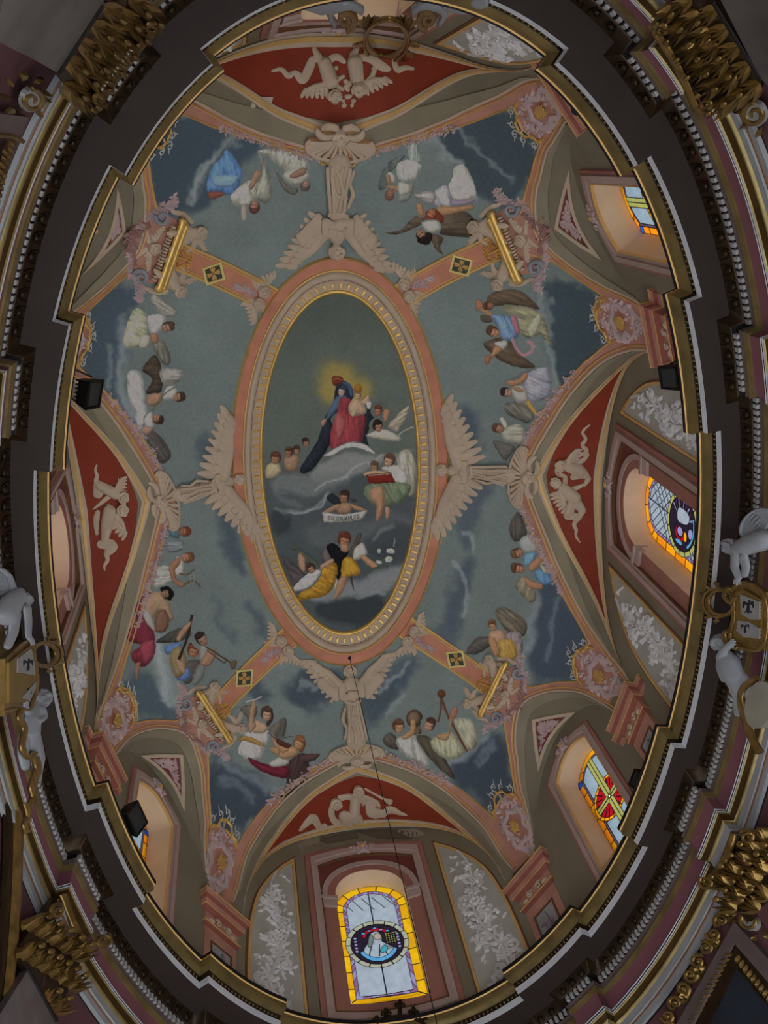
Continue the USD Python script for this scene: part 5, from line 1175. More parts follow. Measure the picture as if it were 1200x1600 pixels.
ANGEL = '''h 0,1,8.5,90
c 0,8,4 0,14,6
c 0,16,9.5 0,30,8.5 0,40,9
c -11,17,5.5 11,17,5.5
c -12,18,5,6 -13,31,4.5,8 3,27,4,11
c 12,18,5,6 13,32,4.5,8 -3,31,4,11
c 0,40,9.5 0,60,9.5 1,78,11 0,88,13
c -5,42,1.6,10 -6,60,1.9,11 -9,88,2.4,12
c 5,42,1.6,10 7,68,1.9,12 10,88,2.4,12
c 0,45,1.6,11 3,62,1.8,13 0,80,1.9,14 2,90,2.2,14
c -8,40,1.8,8 -11,64,2,9 -13,86,2.4,9
c 7,56,1.6,11 2,72,1.8,14 -4,88,2,13
c 10,46,1.8,7 15,60,2.6,6 10,72,2,9 14,84,2.2,9
c -3,60,1.5,12 -9,78,1.7,12 -6,88,2,12
c -9,38,2.6,8 0,41,2.6,11 9,38,2.6,8
c -8,55,2,8 1,60,2,12 8,56,2,8'''
RIBS = {'below': ((546, 1047), (557, 1172), ((46, -15), 24)), 'above': ((525, 390), (531, 235), ((44, -17), 24)), 'left of': ((372, 747), (265, 775), ((92, -10), 34)), 'right of': ((691, 732), (810, 742), ((86, -4), 34))}
MASKC = {'below': (557, 1187), 'above': (531, 215), 'left of': (249, 783), 'right of': (825, 745)}
for k, (h0, s0, (wt, wd)) in RIBS.items():
    h0, s0 = np.array(h0, float), np.array(s0, float); d = s0-h0; Lb = np.linalg.norm(d); ey = d/100; ex = np.array([-d[1], d[0]])/100; X = k in ('left of', 'right of'); ex = ex*(.9 if X else 1.0)
    P = vault_of(chart_of(on_vault(s0[None])))[0]
    T = Thing('rib_angel', 'cream stucco angel with spread wings and folded arms on the rib %s the oval' % k, 'stucco angel', P, group='stucco angels on the ribs'); pl = place(h0, ex, ey, map_vault)
    T.part('figure', solid(fuse(relief(ANGEL), 2.2, 2), pl), m_cream, smooth=60)
    for s in (-1, 1):
        o = []; wing_caps(s*9, 22, s*wt[0], wt[1], s*wd, o, n=9); a = np.array([s*9, 22.]); b = np.array(wt)*[s, 1]
        for i in range(7): q = a+(b-a)*(.05+.09*i)+np.array([s*5, 9]); caps_of([(*q, 4.2, 4.0), (*(q+[s*4, 6]), 3, 3)], o, pts=ICO0)
        T.part('wing', solid(fuse(o, None, 0), pl), m_cream, smooth=50)
    # the shell and mask at the foot of the rib
    c = np.array(MASKC[k], float); T = Thing('shell_mask', 'fluted stucco shell with cherub mask and flower sprays, beyond the angel %s the oval' % k, 'stucco mask', on_vault(c[None])[0], group='shell masks at the feet of the ribs'); sc = {'below': (.95, .8), 'above': (1.2, 1.15), 'left of': (1.05, .85), 'right of': (1.05, .95)}[k]
    e1 = ex/np.linalg.norm(ex)*sc[0]; e2 = ey/np.linalg.norm(ey)*sc[1]; pl = place(c, e1, e2, map_vault)
    o = [];
    base_ = [(42*math.sin(t), -9-17*math.cos(t)) for t in np.linspace(-2.0, 2.0, 24)]; T.part('shell_back', solid(slab(Polygon(base_), lambda p: p, -2, 4, 6), pl), mat('warm_stucco', (166, 128, 96), bump=.1), smooth=30)
    for i in range(15): t = math.pi*(-.6+1.2*i/14); caps_of([(5*math.sin(t), -1, 1.6, 6), (26*math.sin(t), -6-9*math.cos(t), 2.2, 9), (41*math.sin(t), -10-17*math.cos(t), 3.0, 7)], o)
    caps_of([(45*math.sin(t), -9-20*math.cos(t), 2.4, 7.5) for t in np.linspace(-2.0, 2.0, 15)], o, pts=ICO0)
    T.part('shell', solid(fuse(o, None, 0), pl), mat('warm_stucco', (166, 128, 96), bump=.1) if False else m_cream, smooth=50)
    o = relief('h 0,4,11,90\nc 8,2,5 18,-2,6 28,4,5 30,10,3\nc -8,2,5 -18,-2,6 -28,4,5 -30,10,3\nc 6,14,5 16,16,5 24,12,3\nc -6,14,5 -16,16,5 -24,12,3\nc 3,-8,4 12,-8,4 22,-8,3\nc -3,-8,4 -12,-8,4 -22,-8,3'); T.part('mask', solid(fuse(o, 2.5, 3), pl), m_cream, smooth=60, label='cherub mask with curling hair')
    rng = np.random.default_rng(11)
    for s in (-1, 1):
        full = (flipc(smoothc(XP, 2), 1 if k == 'right of' else -1, s) if X else flipc(smoothc(YP, 2), s, 1 if k == 'below' else -1)); pth = project(vault_of(full[2:int(len(full)*.62)]))
        T.part('festoon', flowers(pth, rng, 190, 3.6, 2.5, map_vault), m_lilac, smooth=40, label='lilac flower festoon')
        sp = spiral(*pth[1], 7, 0, 1.2, s); T.part('gold_scroll', each([tube(np.c_[sp, np.full(len(sp), 4.)], 2, 6)], map_vault), m_gold, label='gold scroll', smooth=60)
# diagonal bands
NAMEQ = {(-1, -1): 'upper left', (1, -1): 'upper right', (-1, 1): 'lower left', (1, 1): 'lower right'}
BAX, BAY = np.array([(1.57, 3.82), (2.12, 4.22), (3.28, 5.07), (4.0, 5.6)]), np.array([(1.27, 4.27), (1.74, 4.62), (3.06, 5.58), (3.7, 6.1)])
CHER = {(1, -1): ((637, 450), (.92, -.39)), (-1, -1): ((406, 463), (-.92, -.40)), (-1, 1): ((442, 1009), (-.80, .60)), (1, 1): ((643, 994), (.84, .54))}
PUT = {(1, -1): ((794, 382), (.92, -.39), 1.0), (-1, -1): ((260, 394), (-.94, -.34), 1.0), (-1, 1): ((329, 1121), (-.84, .54), .80), (1, 1): ((774, 1077), (.90, .44), .78)}
for q, nm in NAMEQ.items():
    a, b = flipc(BAX, *q), flipc(BAY, *q); c = (a.mean(0)+b.mean(0))/2; T = Thing('rib_band', 'salmon diagonal band with a green and gold diamond emblem, %s of the oval' % nm, 'rib', vault_of(c), group='diagonal ribs')
    pg = Polygon(np.vstack([a, b[::-1]])); pg = pg if pg.exterior.is_ccw else Polygon(np.array(pg.exterior.coords)[::-1]); T.part('band', slab(pg, vmap, 0, .03, .15, flip=True), m_pink, smooth=30)
    for e, s in ((a, 1), (b, -1)): e = resample(e, 40); T.part('gilt_edge', strip(e, [(o, h+.03) for o, h in bar(0, .07, .03)], vmap), m_goldline, smooth=50); T.part('gilt_line', strip(e+(c-e.mean(0))*.22, [(o, h+.03) for o, h in bar(0, .03, .015)], vmap), m_goldline, smooth=50)
    dc = np.array([2.73, 4.95])*q; ax = np.array([.806, .592])*q; pp = np.array([-ax[1], ax[0]]); hd = .30
    dia = lambda k: Polygon([dc+ax*hd*k*1.1, dc+pp*hd*k, dc-ax*hd*k*1.1, dc-pp*hd*k]); up = lambda g: g if g.exterior.is_ccw else Polygon(np.array(g.exterior.coords)[::-1])
    pe = T.part('emblem', slab(up(dia(1.0)).difference(up(dia(.78))), vmap, 0, .06, .1, flip=True), mat('pale_gold_paint', (176, 156, 104)), smooth=False); T.part('emblem_field', slab(up(dia(.8)), vmap, 0, .045, .1, flip=True), mat('dark_green_paint', (50, 58, 50)), smooth=False, under=pe)
    ms = [];
    for i in range(4): t = math.atan2(ax[1], ax[0])+math.pi/4+i*math.pi/2; ms += [leaf(*(dc+.01*np.array([math.cos(t), math.sin(t)])), t+dt, .17, .05, .03) for dt in (-.3, 0, .3)]
    T.part('emblem_cross', mapped([(m[0]+[0, 0, .045], m[1]) for m in ms], vmap, True), m_goldline, label='gold four-petal cross', smooth=30, under=pe)
    # cherub heads where the band meets the oval
    o, e = CHER[q]; e = np.array(e); ex = np.array([-e[1], e[0]]); T = Thing('cherub_pair', 'pair of winged cream cherub heads on the %s edge of the oval' % nm, 'stucco cherubs', on_vault(np.array([o], float))[0], group='cherub pairs on the oval frame'); k = 1.0 if q[1] < 0 else .92; pl = place(o, ex*k, e*k, map_vault)
    for s in (-1, 1):
        r = relief(f'h {s*10.5},0,10,{90-s*15}\nw {s*13},4 {s*38},-8 {s*17} 7\nw {s*8},8 {s*20},22 {-s*11} 5\nc {s*12},6,5 {s*18},10,4'); T.part('cherub_head', solid(fuse(r, 2.6, 2), pl), m_cream, smooth=60)
    rng = np.random.default_rng(4); T.part('flower_spray', flowers([(0, 8), (0, 24), (1, 44)], rng, 110, 4.5, 2.4, pl), m_lilac, label='lilac flower spray', smooth=40)
    # putti around the gilded bar at the outer end of the band
    o, e, k = PUT[q]; e = np.array(e); ex = np.array([-e[1], e[0]]); T = Thing('putti_cartouche', 'cream putti seated at a gilded bar with flower garland, %s of the vault' % nm, 'stucco group', on_vault(np.array([o], float))[0], group='putti cartouches on the diagonal ribs'); pl = place(o, ex*k, e*k, map_vault)
    plate = Polygon(ellpts(0, 18, 56, 40)); T.part('back_plate', solid(slab(plate, lambda p: p, -2, 2, 6), pl), m_pink2, smooth=30)
    T.part('gilded_bar', solid(fuse(relief('c -54,0,6,13 54,0,6,13\nc -52,-4,3,17 52,-4,3,17\nc -56,0,7,12\nc 56,0,7,12'), None, 0), pl), m_gold, smooth=50, label='gilded bar')
    T.part('bar_fringe', each([boxm((x-1.6, 7, 6), (x+1.6, 13, 11)) for x in np.arange(-46, 47, 5.2)], pl), m_cream, smooth=False)
    for s in (-1, 1):
        r = relief(f'''h {s*50},-37,10.5,{-60 if s > 0 else -120}
c {s*44},-29,8.5 {s*28},-14,10
c {s*37},-31,5 {s*24},-37,4.4 {s*13},-30,3.6
c {s*47},-22,5 {s*52},-8,4.4,9 {s*45},3,3.8,14
c {s*28},-12,8 {s*14},-8,6.5,9 {s*9},5,5,14
c {s*31},-9,7.5 {s*36},6,6,12 {s*31},16,4.6,12
w {s*40},-30 {s*24},-52 {s*13} 5
r {s*58},-20,5 {s*66},-2,5 {s*62},12,4 {s*70},22,3'''); T.part('putto', solid(fuse(r, 2.8, 4), pl), m_cream, smooth=60, label='seated cream putto')
        sp = spiral(s*50, 28, 12, math.pi/2, 1.3, s); T.part('grey_scroll', each([tube(np.c_[sp, np.full(len(sp), 5.)], np.linspace(4, 2, len(sp)), 7)], pl), mat('blue_grey_stucco', (112, 116, 124)), label='blue-grey scroll', smooth=60)
        T.part('festoon', flowers([(s*20, 55), (s*48, 42), (s*62, 24), (s*84, 14)], np.random.default_rng(6), 170, 4.5, 3.0, pl), m_lilac, smooth=40, label='lilac flower garland')
    T.part('festoon', flowers([(-34, 44), (0, 60), (34, 44)], np.random.default_rng(7), 170, 5, 3.2, pl), mat('mauve_stucco', (122, 96, 92), bump=.1), smooth=40, label='mauve flower garland')
    T.part('cherub_face', solid(fuse(relief('h 0,24,10,-90\nw 8,26 34,18 13 6\nw -8,26 -34,18 -13 6\nw 6,32 24,42 10 5\nw -6,32 -24,42 -10 5'), 2.8, 2), pl), m_cream, smooth=60, label='winged cherub face')
    ms = [tube(np.c_[spiral(s*9, -18, 8, -math.pi/2, 1.2, s), np.full(22, 5.)], 1.9, 6) for s in (-1, 1)]+[tube(np.c_[spiral(s*7, -34, 5.5, math.pi/2, 1.1, -s), np.full(22, 5.)], 1.5, 6) for s in (-1, 1)]+[tube(np.array([[0, -4, 5.], [0, -20, 6], [0, -40, 5]]), [2.4, 2.8, 1], 6)]+[leaf(0, -28, -math.pi/2+t, 15, 6, 5) for t in (-.7, 0, .7)]; T.part('gold_ornament', each(ms, pl), m_gold, smooth=50, label='gold leaf ornament')
# shell cartouches over the attic pilasters
PC = {('x', 1, -1): ((942.5, 464), (952.5, 535), (972, 502)), ('x', 1, 1): ((904, 1066), (922.5, 1007.5), (939, 1056)), ('x', -1, 1): ((207.5, 1131), (181, 1074), (179, 1125)), ('x', -1, -1): ((130, 491), (121, 572), None),
      ('y', 1, -1): ((804, 162), (846, 222), (847, 172)), ('y', 1, 1): ((771, 1276), (806, 1241), (807, 1291)), ('y', -1, 1): ((370, 1320), (327, 1292), (342, 1347)), ('y', -1, -1): ((271, 172), (227.5, 237), None)}
for key, (c1, c2, sh) in PC.items():
    if sh is None: sh = project((np.array([4.96, 3.7, 18.31]) if key[0] == 'x' else np.array([3.22, 7.28, 18.22]))*[key[1], key[2], 1])
    c1, c2, sh = map(np.array, (c1, c2, sh)); ex = (c2-c1)/56; ey = (sh-(c1+c2)/2)/30; pl = place(sh, ex, ey, map_vault, kh=.9); T = Thing('shell_cartouche', 'lilac stucco cartouche with a gold shell above the pilaster %s' % WHERE[key], 'cartouche', on_vault(sh[None].astype(float))[0], group='shell cartouches above the attic pilasters')
    o = []
    for i in range(11): t = math.pi*(-.8+1.6*i/10); caps_of([(0, 3, 1.4, 7), (7.5*math.sin(t), 3-9*math.cos(t), 1.5, 8)], o)
    caps_of([(0, 6, 3, 6)], o); T.part('gold_shell', solid(fuse(o, None, 0), pl), m_gold, smooth=50, label='gold shell')
    r = relief('''c -8,-16,3.5 -18,-14,4 -20,-2,4.5 -14,6,4 -20,16,4 -14,24,3.5 0,20,3
c 8,-16,3.5 18,-14,4 20,-2,4.5 14,6,4 20,16,4 14,24,3.5 0,20,3
c -8,-16,3.5 0,-21,4 8,-16,3.5
c -15,22,3 -6,34,3 -2,48,2.4
c 15,22,3 6,34,3 2,48,2.4'''); T.part('scroll_frame', solid(fuse(r, None, 0), pl), m_lilac, smooth=50)
    rng = np.random.default_rng(9); ms = []
    for i in range(80):
        t, u = rng.uniform(0, 6.28), rng.uniform(.45, 1); x, y = 24*u*math.sin(t), -4+34*u*math.cos(t); ms.append(leaf(x, y, math.atan2(y, x)+rng.normal(0, .9), rng.uniform(6, 11), 4.2, 4.5))
    for i in range(30): y = rng.uniform(24, 56); ms.append(leaf(rng.normal(0, 5), y, rng.uniform(0, 6.28), 7, 3.5, 3.5))
    T.part('leaf_work', each(ms, pl), m_lilac, smooth=40, label='lilac leaf scrolls')
    cr_ = [(-27, -22), (-24, -32), (-15, -36), (-10, -44), (0, -47), (10, -44), (15, -36), (24, -32), (27, -22)]; cs_ = spline(cr_, False); T.part('gilt_crest', each([tube(np.c_[cs_, np.full(len(cs_), 3.)], 1.8, 6)]+[ball((*p, 4), (2.6, 2.6, 2.6), 0) for p in cr_[1:-1]], pl), m_gold, label='gilded crest', smooth=50)
    ms = []
    for x, y, s in ((-24, -40, 1), (-12, -50, -1), (12, -50, 1), (24, -40, -1), (0, -56, 1)): sp = spiral(x, y, 6, math.pi/2, 1.1, s, 14); ms += [tube(np.c_[sp, np.full(14, 2.)], np.linspace(1.1, .6, 14), 5), leaf(x, y, -math.pi/2+s*.6, 11, 2.2, 2.0), leaf(x, y, -math.pi/2-s*.9, 8, 2.4, 2.4)]
    T.part('tendrils', each(ms, pl), mat('white_grey_stucco', (146, 148, 148)), label='white tendrils', smooth=50)

# ================================================================ ON THE CORNICE
def flood(u, v, w, h, label, tilt=.5, rnd=False):
    d_ = ray(np.array([u, v], float)); P = CC+d_*((15.0-CC[2])/d_[2]); g = np.array([np.sign(P[0])*abs(P[0]/RIM.a)**1.15/RIM.a, np.sign(P[1])*abs(P[1]/RIM.b)**1.15/RIM.b, 0]); n = -g/np.linalg.norm(g); t = np.array([-n[1], n[0], 0]); z = np.array([0, 0, 1.]); s = np.linalg.norm(P-CC)/FP
    f = n*math.cos(tilt)-z*math.sin(tilt); up = np.cross(t, f); up = up if up[2] > 0 else -up; fr = lambda V: P+np.outer(V[:, 0], t)+np.outer(V[:, 1], up)+np.outer(V[:, 2], f)
    T = Thing('floodlight', label, 'floodlight', (P[0], P[1], 14.76), group='floodlights on the cornice'); w, h = w*s, h*s
    if rnd:
        c = trimesh.creation.cylinder(radius=w/2, height=w, sections=20); ph = T.part('housing', (fr(c.vertices), c.faces), m_iron, smooth=40); c = trimesh.creation.cylinder(radius=w*.42, height=.02, sections=20); T.part('lens', (fr(c.vertices+[0, 0, w*.5]), c.faces), mat('dark_lens', (30, 32, 32), rough=.15), smooth=40, under=ph)
    else:
        bx = m3.Manifold.hull_points(np.array([(a*w/2*(1 if c > 0 else .8), b*h/2*(1 if c > 0 else .75), c) for a in (-1, 1) for b in (-1, 1) for c in (.07, -.12)])).to_mesh(); ph = T.part('housing', (fr(np.asarray(bx.vert_properties[:, :3], float)), np.asarray(bx.tri_verts)), m_iron, smooth=False)
        rim = sbox(-w/2, -h/2, w/2, h/2).difference(sbox(-w/2+.03, -h/2+.03, w/2-.03, h/2-.03)); T.part('rim', slab(rim, lambda p: fr(p), .06, .095, 1.), m_iron, smooth=False, under=ph); T.part('lens', slab(sbox(-w/2+.03, -h/2+.03, w/2-.03, h/2-.03), lambda p: fr(p), .06, .075, 1.), mat('dark_lens', (30, 32, 32), rough=.15), smooth=False, under=ph)
        for i in range(6): x = -w*.36+w*.144*i; T.part('cooling_fin', solid(boxm((x-.008, -h*.33, -.17), (x+.008, h*.33, -.11)), fr), m_iron, smooth=False, under=ph)
    _q = RIM.at(RIM.arc(P[0], P[1])); R0 = np.array([*(_q[0]+_q[1]*.12), 14.76]); b0, b1 = P-t*w*.55, P+t*w*.55; br = [b0, b0*.5+(R0-t*w*.4)*.5+[0, 0, .1], R0-t*w*.4, R0+t*w*.4, b1*.5+(R0+t*w*.4)*.5+[0, 0, .1], b1]; T.part('bracket', tube(np.array(br), .014, 6), m_iron, smooth=50)
flood(140, 614, 44, 34, 'black floodlight on the cornice at the left, beside the upper left pilaster'); flood(208, 1279, 42, 30, 'black floodlight in front of the lower left diagonal window'); flood(1050, 588, 36, 32, 'black floodlight beside the right foliage panel'); flood(1000, 1219, 28, 22, 'black floodlight in front of the lower right diagonal window')
flood(903, 168, 15, 15, 'small round black spotlight under the upper right pilaster', rnd=True); flood(243, 217, 14, 14, 'small round black spotlight at the upper left cartouche', rnd=True)
top = np.array([.014, 4.542, 21.50]); T = Thing('hanging_cable', 'thin black cable hanging from the lower edge of the oval frame', 'cable', top); T.part('cable', tube(np.array([top, [.014, 4.542, 12], [.014, 4.542, 2.5]]), .0075, 6), m_iron, smooth=60); T.part('ceiling_hook', ball(top, (.05, .05, .05), 1), m_iron, smooth=60)
T.part('weight', ball((.014, 4.542, 2.45), (.05, .05, .09), 1), m_iron, smooth=60)
# ================================================================ BELOW THE CORNICE: ARMS, CAPITALS, FRAMES
m_putw = mat('white_marble_figure', (126, 132, 140), k=.62, rough=.5, var=.05); m_lgold = mat('lower_gilding', (122, 100, 58), rough=.32, metal=.7, k=.6, var=.3, scale=7.); m_shield = mat('shield_white', (118, 120, 120), k=.62); m_sgold = mat('shield_gold', (112, 92, 46), k=.6, metal=.5, rough=.35); m_eagle = mat('shield_black', (26, 28, 36), k=.7)
def px_things(fmap):
    I3 = lambda p: fmap(p)
    return dict(sc=lambda txt, e=2.4, it=3: solid(fuse(relief(txt), e, it), fmap), sl=lambda pts, h0, h1, st=6: solid(slab(Polygon(pts).buffer(0), lambda p: p, h0, h1, st), fmap), tb=lambda pts, r, h, n=True: solid(tube(np.c_[spline(pts, False), np.full(5*(len(pts)-1)+1, float(h))], r, 8), fmap))
def crown(T, H, cx, cy, rx, ry, a0, h=16, tips=7, m=None, spread=1.0):
    m = m or m_lgold; c, s = math.cos(a0), math.sin(a0); L = lambda u, v: (cx+u*c-v*s, cy+u*s+v*c)
    ring_ = [L(rx*math.cos(t), ry*math.sin(t)) for t in np.linspace(0, 2*math.pi, 19)]; cb = T.part('crown_band', H['tb'](ring_, 3.4, h), m, smooth=60); ring2 = [L(rx*1.12*math.cos(t), ry*1.12*math.sin(t)-3) for t in np.linspace(0, 2*math.pi, 19)]; T.part('crown_band', H['tb'](ring2, 1.8, h+3), m, smooth=60)
    for i in range(tips):
        t = math.pi*(.08+.84*i/(tips-1)) if spread == 1 else math.pi*2*i/tips; p = np.array(L(rx*1.15*math.cos(t), -ry*1.15*math.sin(t))); q = np.array(L(rx*1.5*math.cos(t), -ry*1.55*math.sin(t))); r = max(2.2, .1*rx)
        T.part('crown_leaf', H['sc'](f'c {p[0]},{p[1]},{r},{h} {q[0]},{q[1]},{r*1.1},{h}\nb {q[0]-r*1.4},{q[1]},{r*.9},{h} {q[0]+r*1.4},{q[1]},{r*.9},{h} {q[0]*1.0+(q[0]-p[0])*.4},{q[1]+(q[1]-p[1])*.4},{r*.9},{h}', None, 0), m, smooth=50, under=cb)
def eagle(x, y, k): return f'c {x},{y-5*k},{2*k} {x},{y+5*k},{2.6*k} {x},{y+9*k},{1.6*k}\nc {x},{y-3*k},{2*k} {x-6*k},{y-6*k},{2.2*k} {x-7*k},{y+1*k},{1.6*k}\nc {x},{y-3*k},{2*k} {x+6*k},{y-6*k},{2.2*k} {x+7*k},{y+1*k},{1.6*k}\nc {x},{y+5*k},{1.6*k} {x-5*k},{y+8*k},{1.4*k}\nc {x},{y+5*k},{1.6*k} {x+5*k},{y+8*k},{1.4*k}\nb {x+1.4*k},{y-8*k},{2.2*k}'
fm = map_ring(.14, RIM); H = px_things(fm); base = lambda u, v: fm(np.array([[u, v, 0.]]))[0]
HF = lambda x, y: H['sc'](f'c {x-3},{y+3},1.6,11 {x+3},{y-3},1.8,12', None, 0)
T = Thing('coat_of_arms', 'gilded quartered shield with black eagles on the right cornice', 'coat of arms', base(1182, 965))
T.part('cartouche', H['sl']([(1158, 916), (1176, 906), (1212, 924), (1212, 1016), (1168, 1012), (1152, 992), (1160, 962)], 4, 14), m_lgold); T.part('rim', H['tb']([(1160, 918), (1178, 908), (1204, 922), (1214, 960), (1206, 1010), (1176, 1012), (1156, 994), (1162, 962), (1158, 930), (1160, 918)], 3, 15), m_lgold, smooth=60); T.part('shield_field', H['sl']([(1167, 924), (1178, 918), (1206, 934), (1206, 1000), (1168, 996), (1163, 986), (1168, 962)], 12, 18), m_sgold)
for pts in ([(1176, 926), (1206, 938), (1206, 966), (1190, 966), (1177, 956)], [(1172, 968), (1190, 970), (1206, 980), (1206, 996), (1182, 994), (1170, 984)]): T.part('quarter', H['sl'](pts, 16, 19.5), m_shield, label='white quarter')
T.part('eagle', H['sc'](eagle(1189, 947, 1.15).replace('\n', '\n'), None, 0) if False else solid((lambda vf: (vf[0]+[0, 0, 18], vf[1]))(fuse(relief(eagle(1189, 946, 1.1)), None, 0)), fm), m_eagle, label='black eagle', smooth=50); T.part('eagle', solid((lambda vf: (vf[0]+[0, 0, 18], vf[1]))(fuse(relief(eagle(1184, 980, .85)), None, 0)), fm), m_eagle, label='black eagle', smooth=50)
T.part('scroll', H['tb']([(1158, 916), (1150, 928), (1160, 940), (1168, 930)], 3.4, 18), m_lgold, smooth=60); T.part('scroll', H['tb']([(1170, 1012), (1154, 1004), (1150, 988), (1158, 984)], 3.6, 18), m_lgold, smooth=60)
T.part('scroll', H['tb']([(1200, 1058), (1182, 1070), (1174, 1090), (1180, 1120), (1190, 1150), (1204, 1176)], 5, 16), m_lgold, smooth=60); T.part('oval_boss', H['sl'](ellpts(1206, 1100, 22, 38, .2), 6, 20, 8), mat('cream_boss', (120, 118, 108), k=.62))
T = Thing('crown', 'gilded crown over the shield on the right cornice', 'crown', base(1136, 940)); crown(T, H, 1143, 940, 20, 22, -math.pi/2, 15)
T = Thing('putto_figure', 'white marble putto leaning down above the shield on the right cornice', 'statue', base(1160, 860))
T.part('body', H['sc']('''h 1150,853,13,140
c 1164,856,9,14 1182,850,16,14 1204,842,18,14
c 1166,864,7,16 1166,885,6,18 1173,900,5,18
c 1180,868,7,18 1184,884,6,18 1182,896,5,18
c 1172,906,2,18 1176,911,1.6,18
c 1169,905,2,18 1170,912,1.6,18
c 1166,903,2,18 1165,910,1.6,18
c 1172,900,4.4,18 1170,905,4,18'''), m_putw, smooth=60); T.part('wing', H['sl'](ellpts(1192, 816, 28, 17, -.75), 4, 10, 5), m_putw, smooth=40); T.part('wing_rim', H['tb'](np.vstack([ellpts(1192, 816, 28, 17, -.75), ellpts(1192, 816, 28, 17, -.75)[:1]]), 2.4, 11), m_putw, smooth=60)
for i in range(6): T.part('wing_feather', HF(1186+5*(i % 3), 806+9*(i//3)+3*(i % 3)), m_putw, smooth=50)
T = Thing('putto_figure', 'white marble putto standing below the shield on the right cornice', 'statue', base(1150, 1050))
T.part('body', H['sc']('''h 1138,1004,14,60
c 1144,1018,8,12 1150,1036,16,12 1160,1056,15,12
c 1144,1026,7,18 1152,1014,6,20 1164,1004,5,22
c 1164,1002,3.6,22 1168,997,2,22
c 1165,1003,3,22 1171,1000,1.8,22
c 1164,1005,3,22 1171,1005,1.8,22
c 1162,1006,3,22 1168,1009,1.7,22
c 1142,1040,7,16 1146,1060,6,14
c 1158,1058,13,12 1168,1082,10,12 1166,1106,7,12 1168,1114,6,14
c 1168,1060,11,10 1180,1080,9,10 1188,1098,7,8'''), m_putw, smooth=60)
for nm, txt, lab in ():
    pass
# left
T = Thing('coat_of_arms', 'gilded quartered shield with black eagles on the left cornice', 'coat of arms', base(20, 1055))
T.part('cartouche', H['sl']([(-8, 1030), (4, 1018), (28, 1000), (38, 1034), (42, 1072), (30, 1110), (12, 1108), (-8, 1120)], 4, 14), m_lgold); T.part('rim', H['tb']([(4, 1020), (28, 1002), (37, 1034), (40, 1072), (30, 1108), (12, 1108), (-8, 1112)], 3, 15), m_lgold, smooth=60); T.part('shield_field', H['sl']([(-6, 1036), (8, 1024), (27, 1010), (33, 1036), (36, 1070), (27, 1098), (12, 1100), (-6, 1100)], 12, 18), m_sgold)
T.part('quarter', H['sl']([(6, 1030), (27, 1014), (32, 1038), (34, 1056), (6, 1052)], 16, 19.5), m_shield, label='white quarter'); T.part('quarter', H['sl']([(12, 1092), (35, 1066), (34, 1078), (26, 1096)], 16, 19.5), m_shield, label='white quarter')
T.part('eagle', solid((lambda vf: (vf[0]+[0, 0, 18], vf[1]))(fuse(relief(eagle(22, 1040, 1.0)), None, 0)), fm), m_eagle, label='black eagle', smooth=50); T.part('eagle', solid((lambda vf: (vf[0]+[0, 0, 18], vf[1]))(fuse(relief(eagle(27, 1082, .6)), None, 0)), fm), m_eagle, label='black eagle', smooth=50)
T.part('scroll', H['tb']([(14, 1108), (10, 1124), (18, 1140), (14, 1170), (24, 1186), (34, 1178)], 4, 18), m_lgold, smooth=60); T.part('scroll', H['tb']([(34, 1186), (38, 1204), (30, 1230), (32, 1250), (24, 1262)], 5, 18), m_lgold, smooth=60); T.part('scroll', H['tb']([(22, 1258), (26, 1278), (20, 1290), (24, 1304)], 4, 16), m_lgold, smooth=60)
T = Thing('crown', 'gilded crown over the shield on the left cornice', 'crown', base(60, 1020)); crown(T, H, 52, 1024, 18, 20, math.pi/2, 15)
T = Thing('putto_figure', 'white marble putto bending over the shield on the left cornice', 'statue', base(15, 950))
T.part('body', H['sc']('''h 26,938,12,110
c 16,926,9,12 6,940,15,12 -6,960,18,12
c 24,950,6,16 26,972,5.4,16 24,994,4.6,18
c 24,996,4.2,18 28,1002,3.6,20
c 29,1002,2,20 31,1008,1.6,20
c 26,1003,2,20 27,1009,1.6,20
c 8,960,8,14 4,990,7,14 -4,1010,6,14'''), m_putw, smooth=60); T.part('wing', H['sc']('w 8,925 -4,890 -20 7\nc 12,920,5,8 6,900,4,8 -6,890,4,8', None, 0), m_putw, smooth=50)
T = Thing('putto_figure', 'white marble curly-haired putto below the shield on the left cornice', 'statue', base(40, 1150))
T.part('body', H['sc']('''h 52,1092,14,200
c 44,1108,8,12 36,1126,12,12 34,1146,13,12
c 46,1110,7,16 50,1122,6,16 40,1128,5,20
c 34,1146,12,12 40,1166,11,12 48,1186,8,12 45,1210,6,12 44,1220,5,14
c 28,1150,10,10 24,1176,8,10 28,1200,6,10
c 34,1120,6,12 24,1108,5,14 22,1098,4,16
b 62,1084,4 66,1092,4 60,1100,4 56,1080,4 48,1078,4 64,1100,3.6 58,1106,3.4''', 2.2), m_putw, smooth=60)
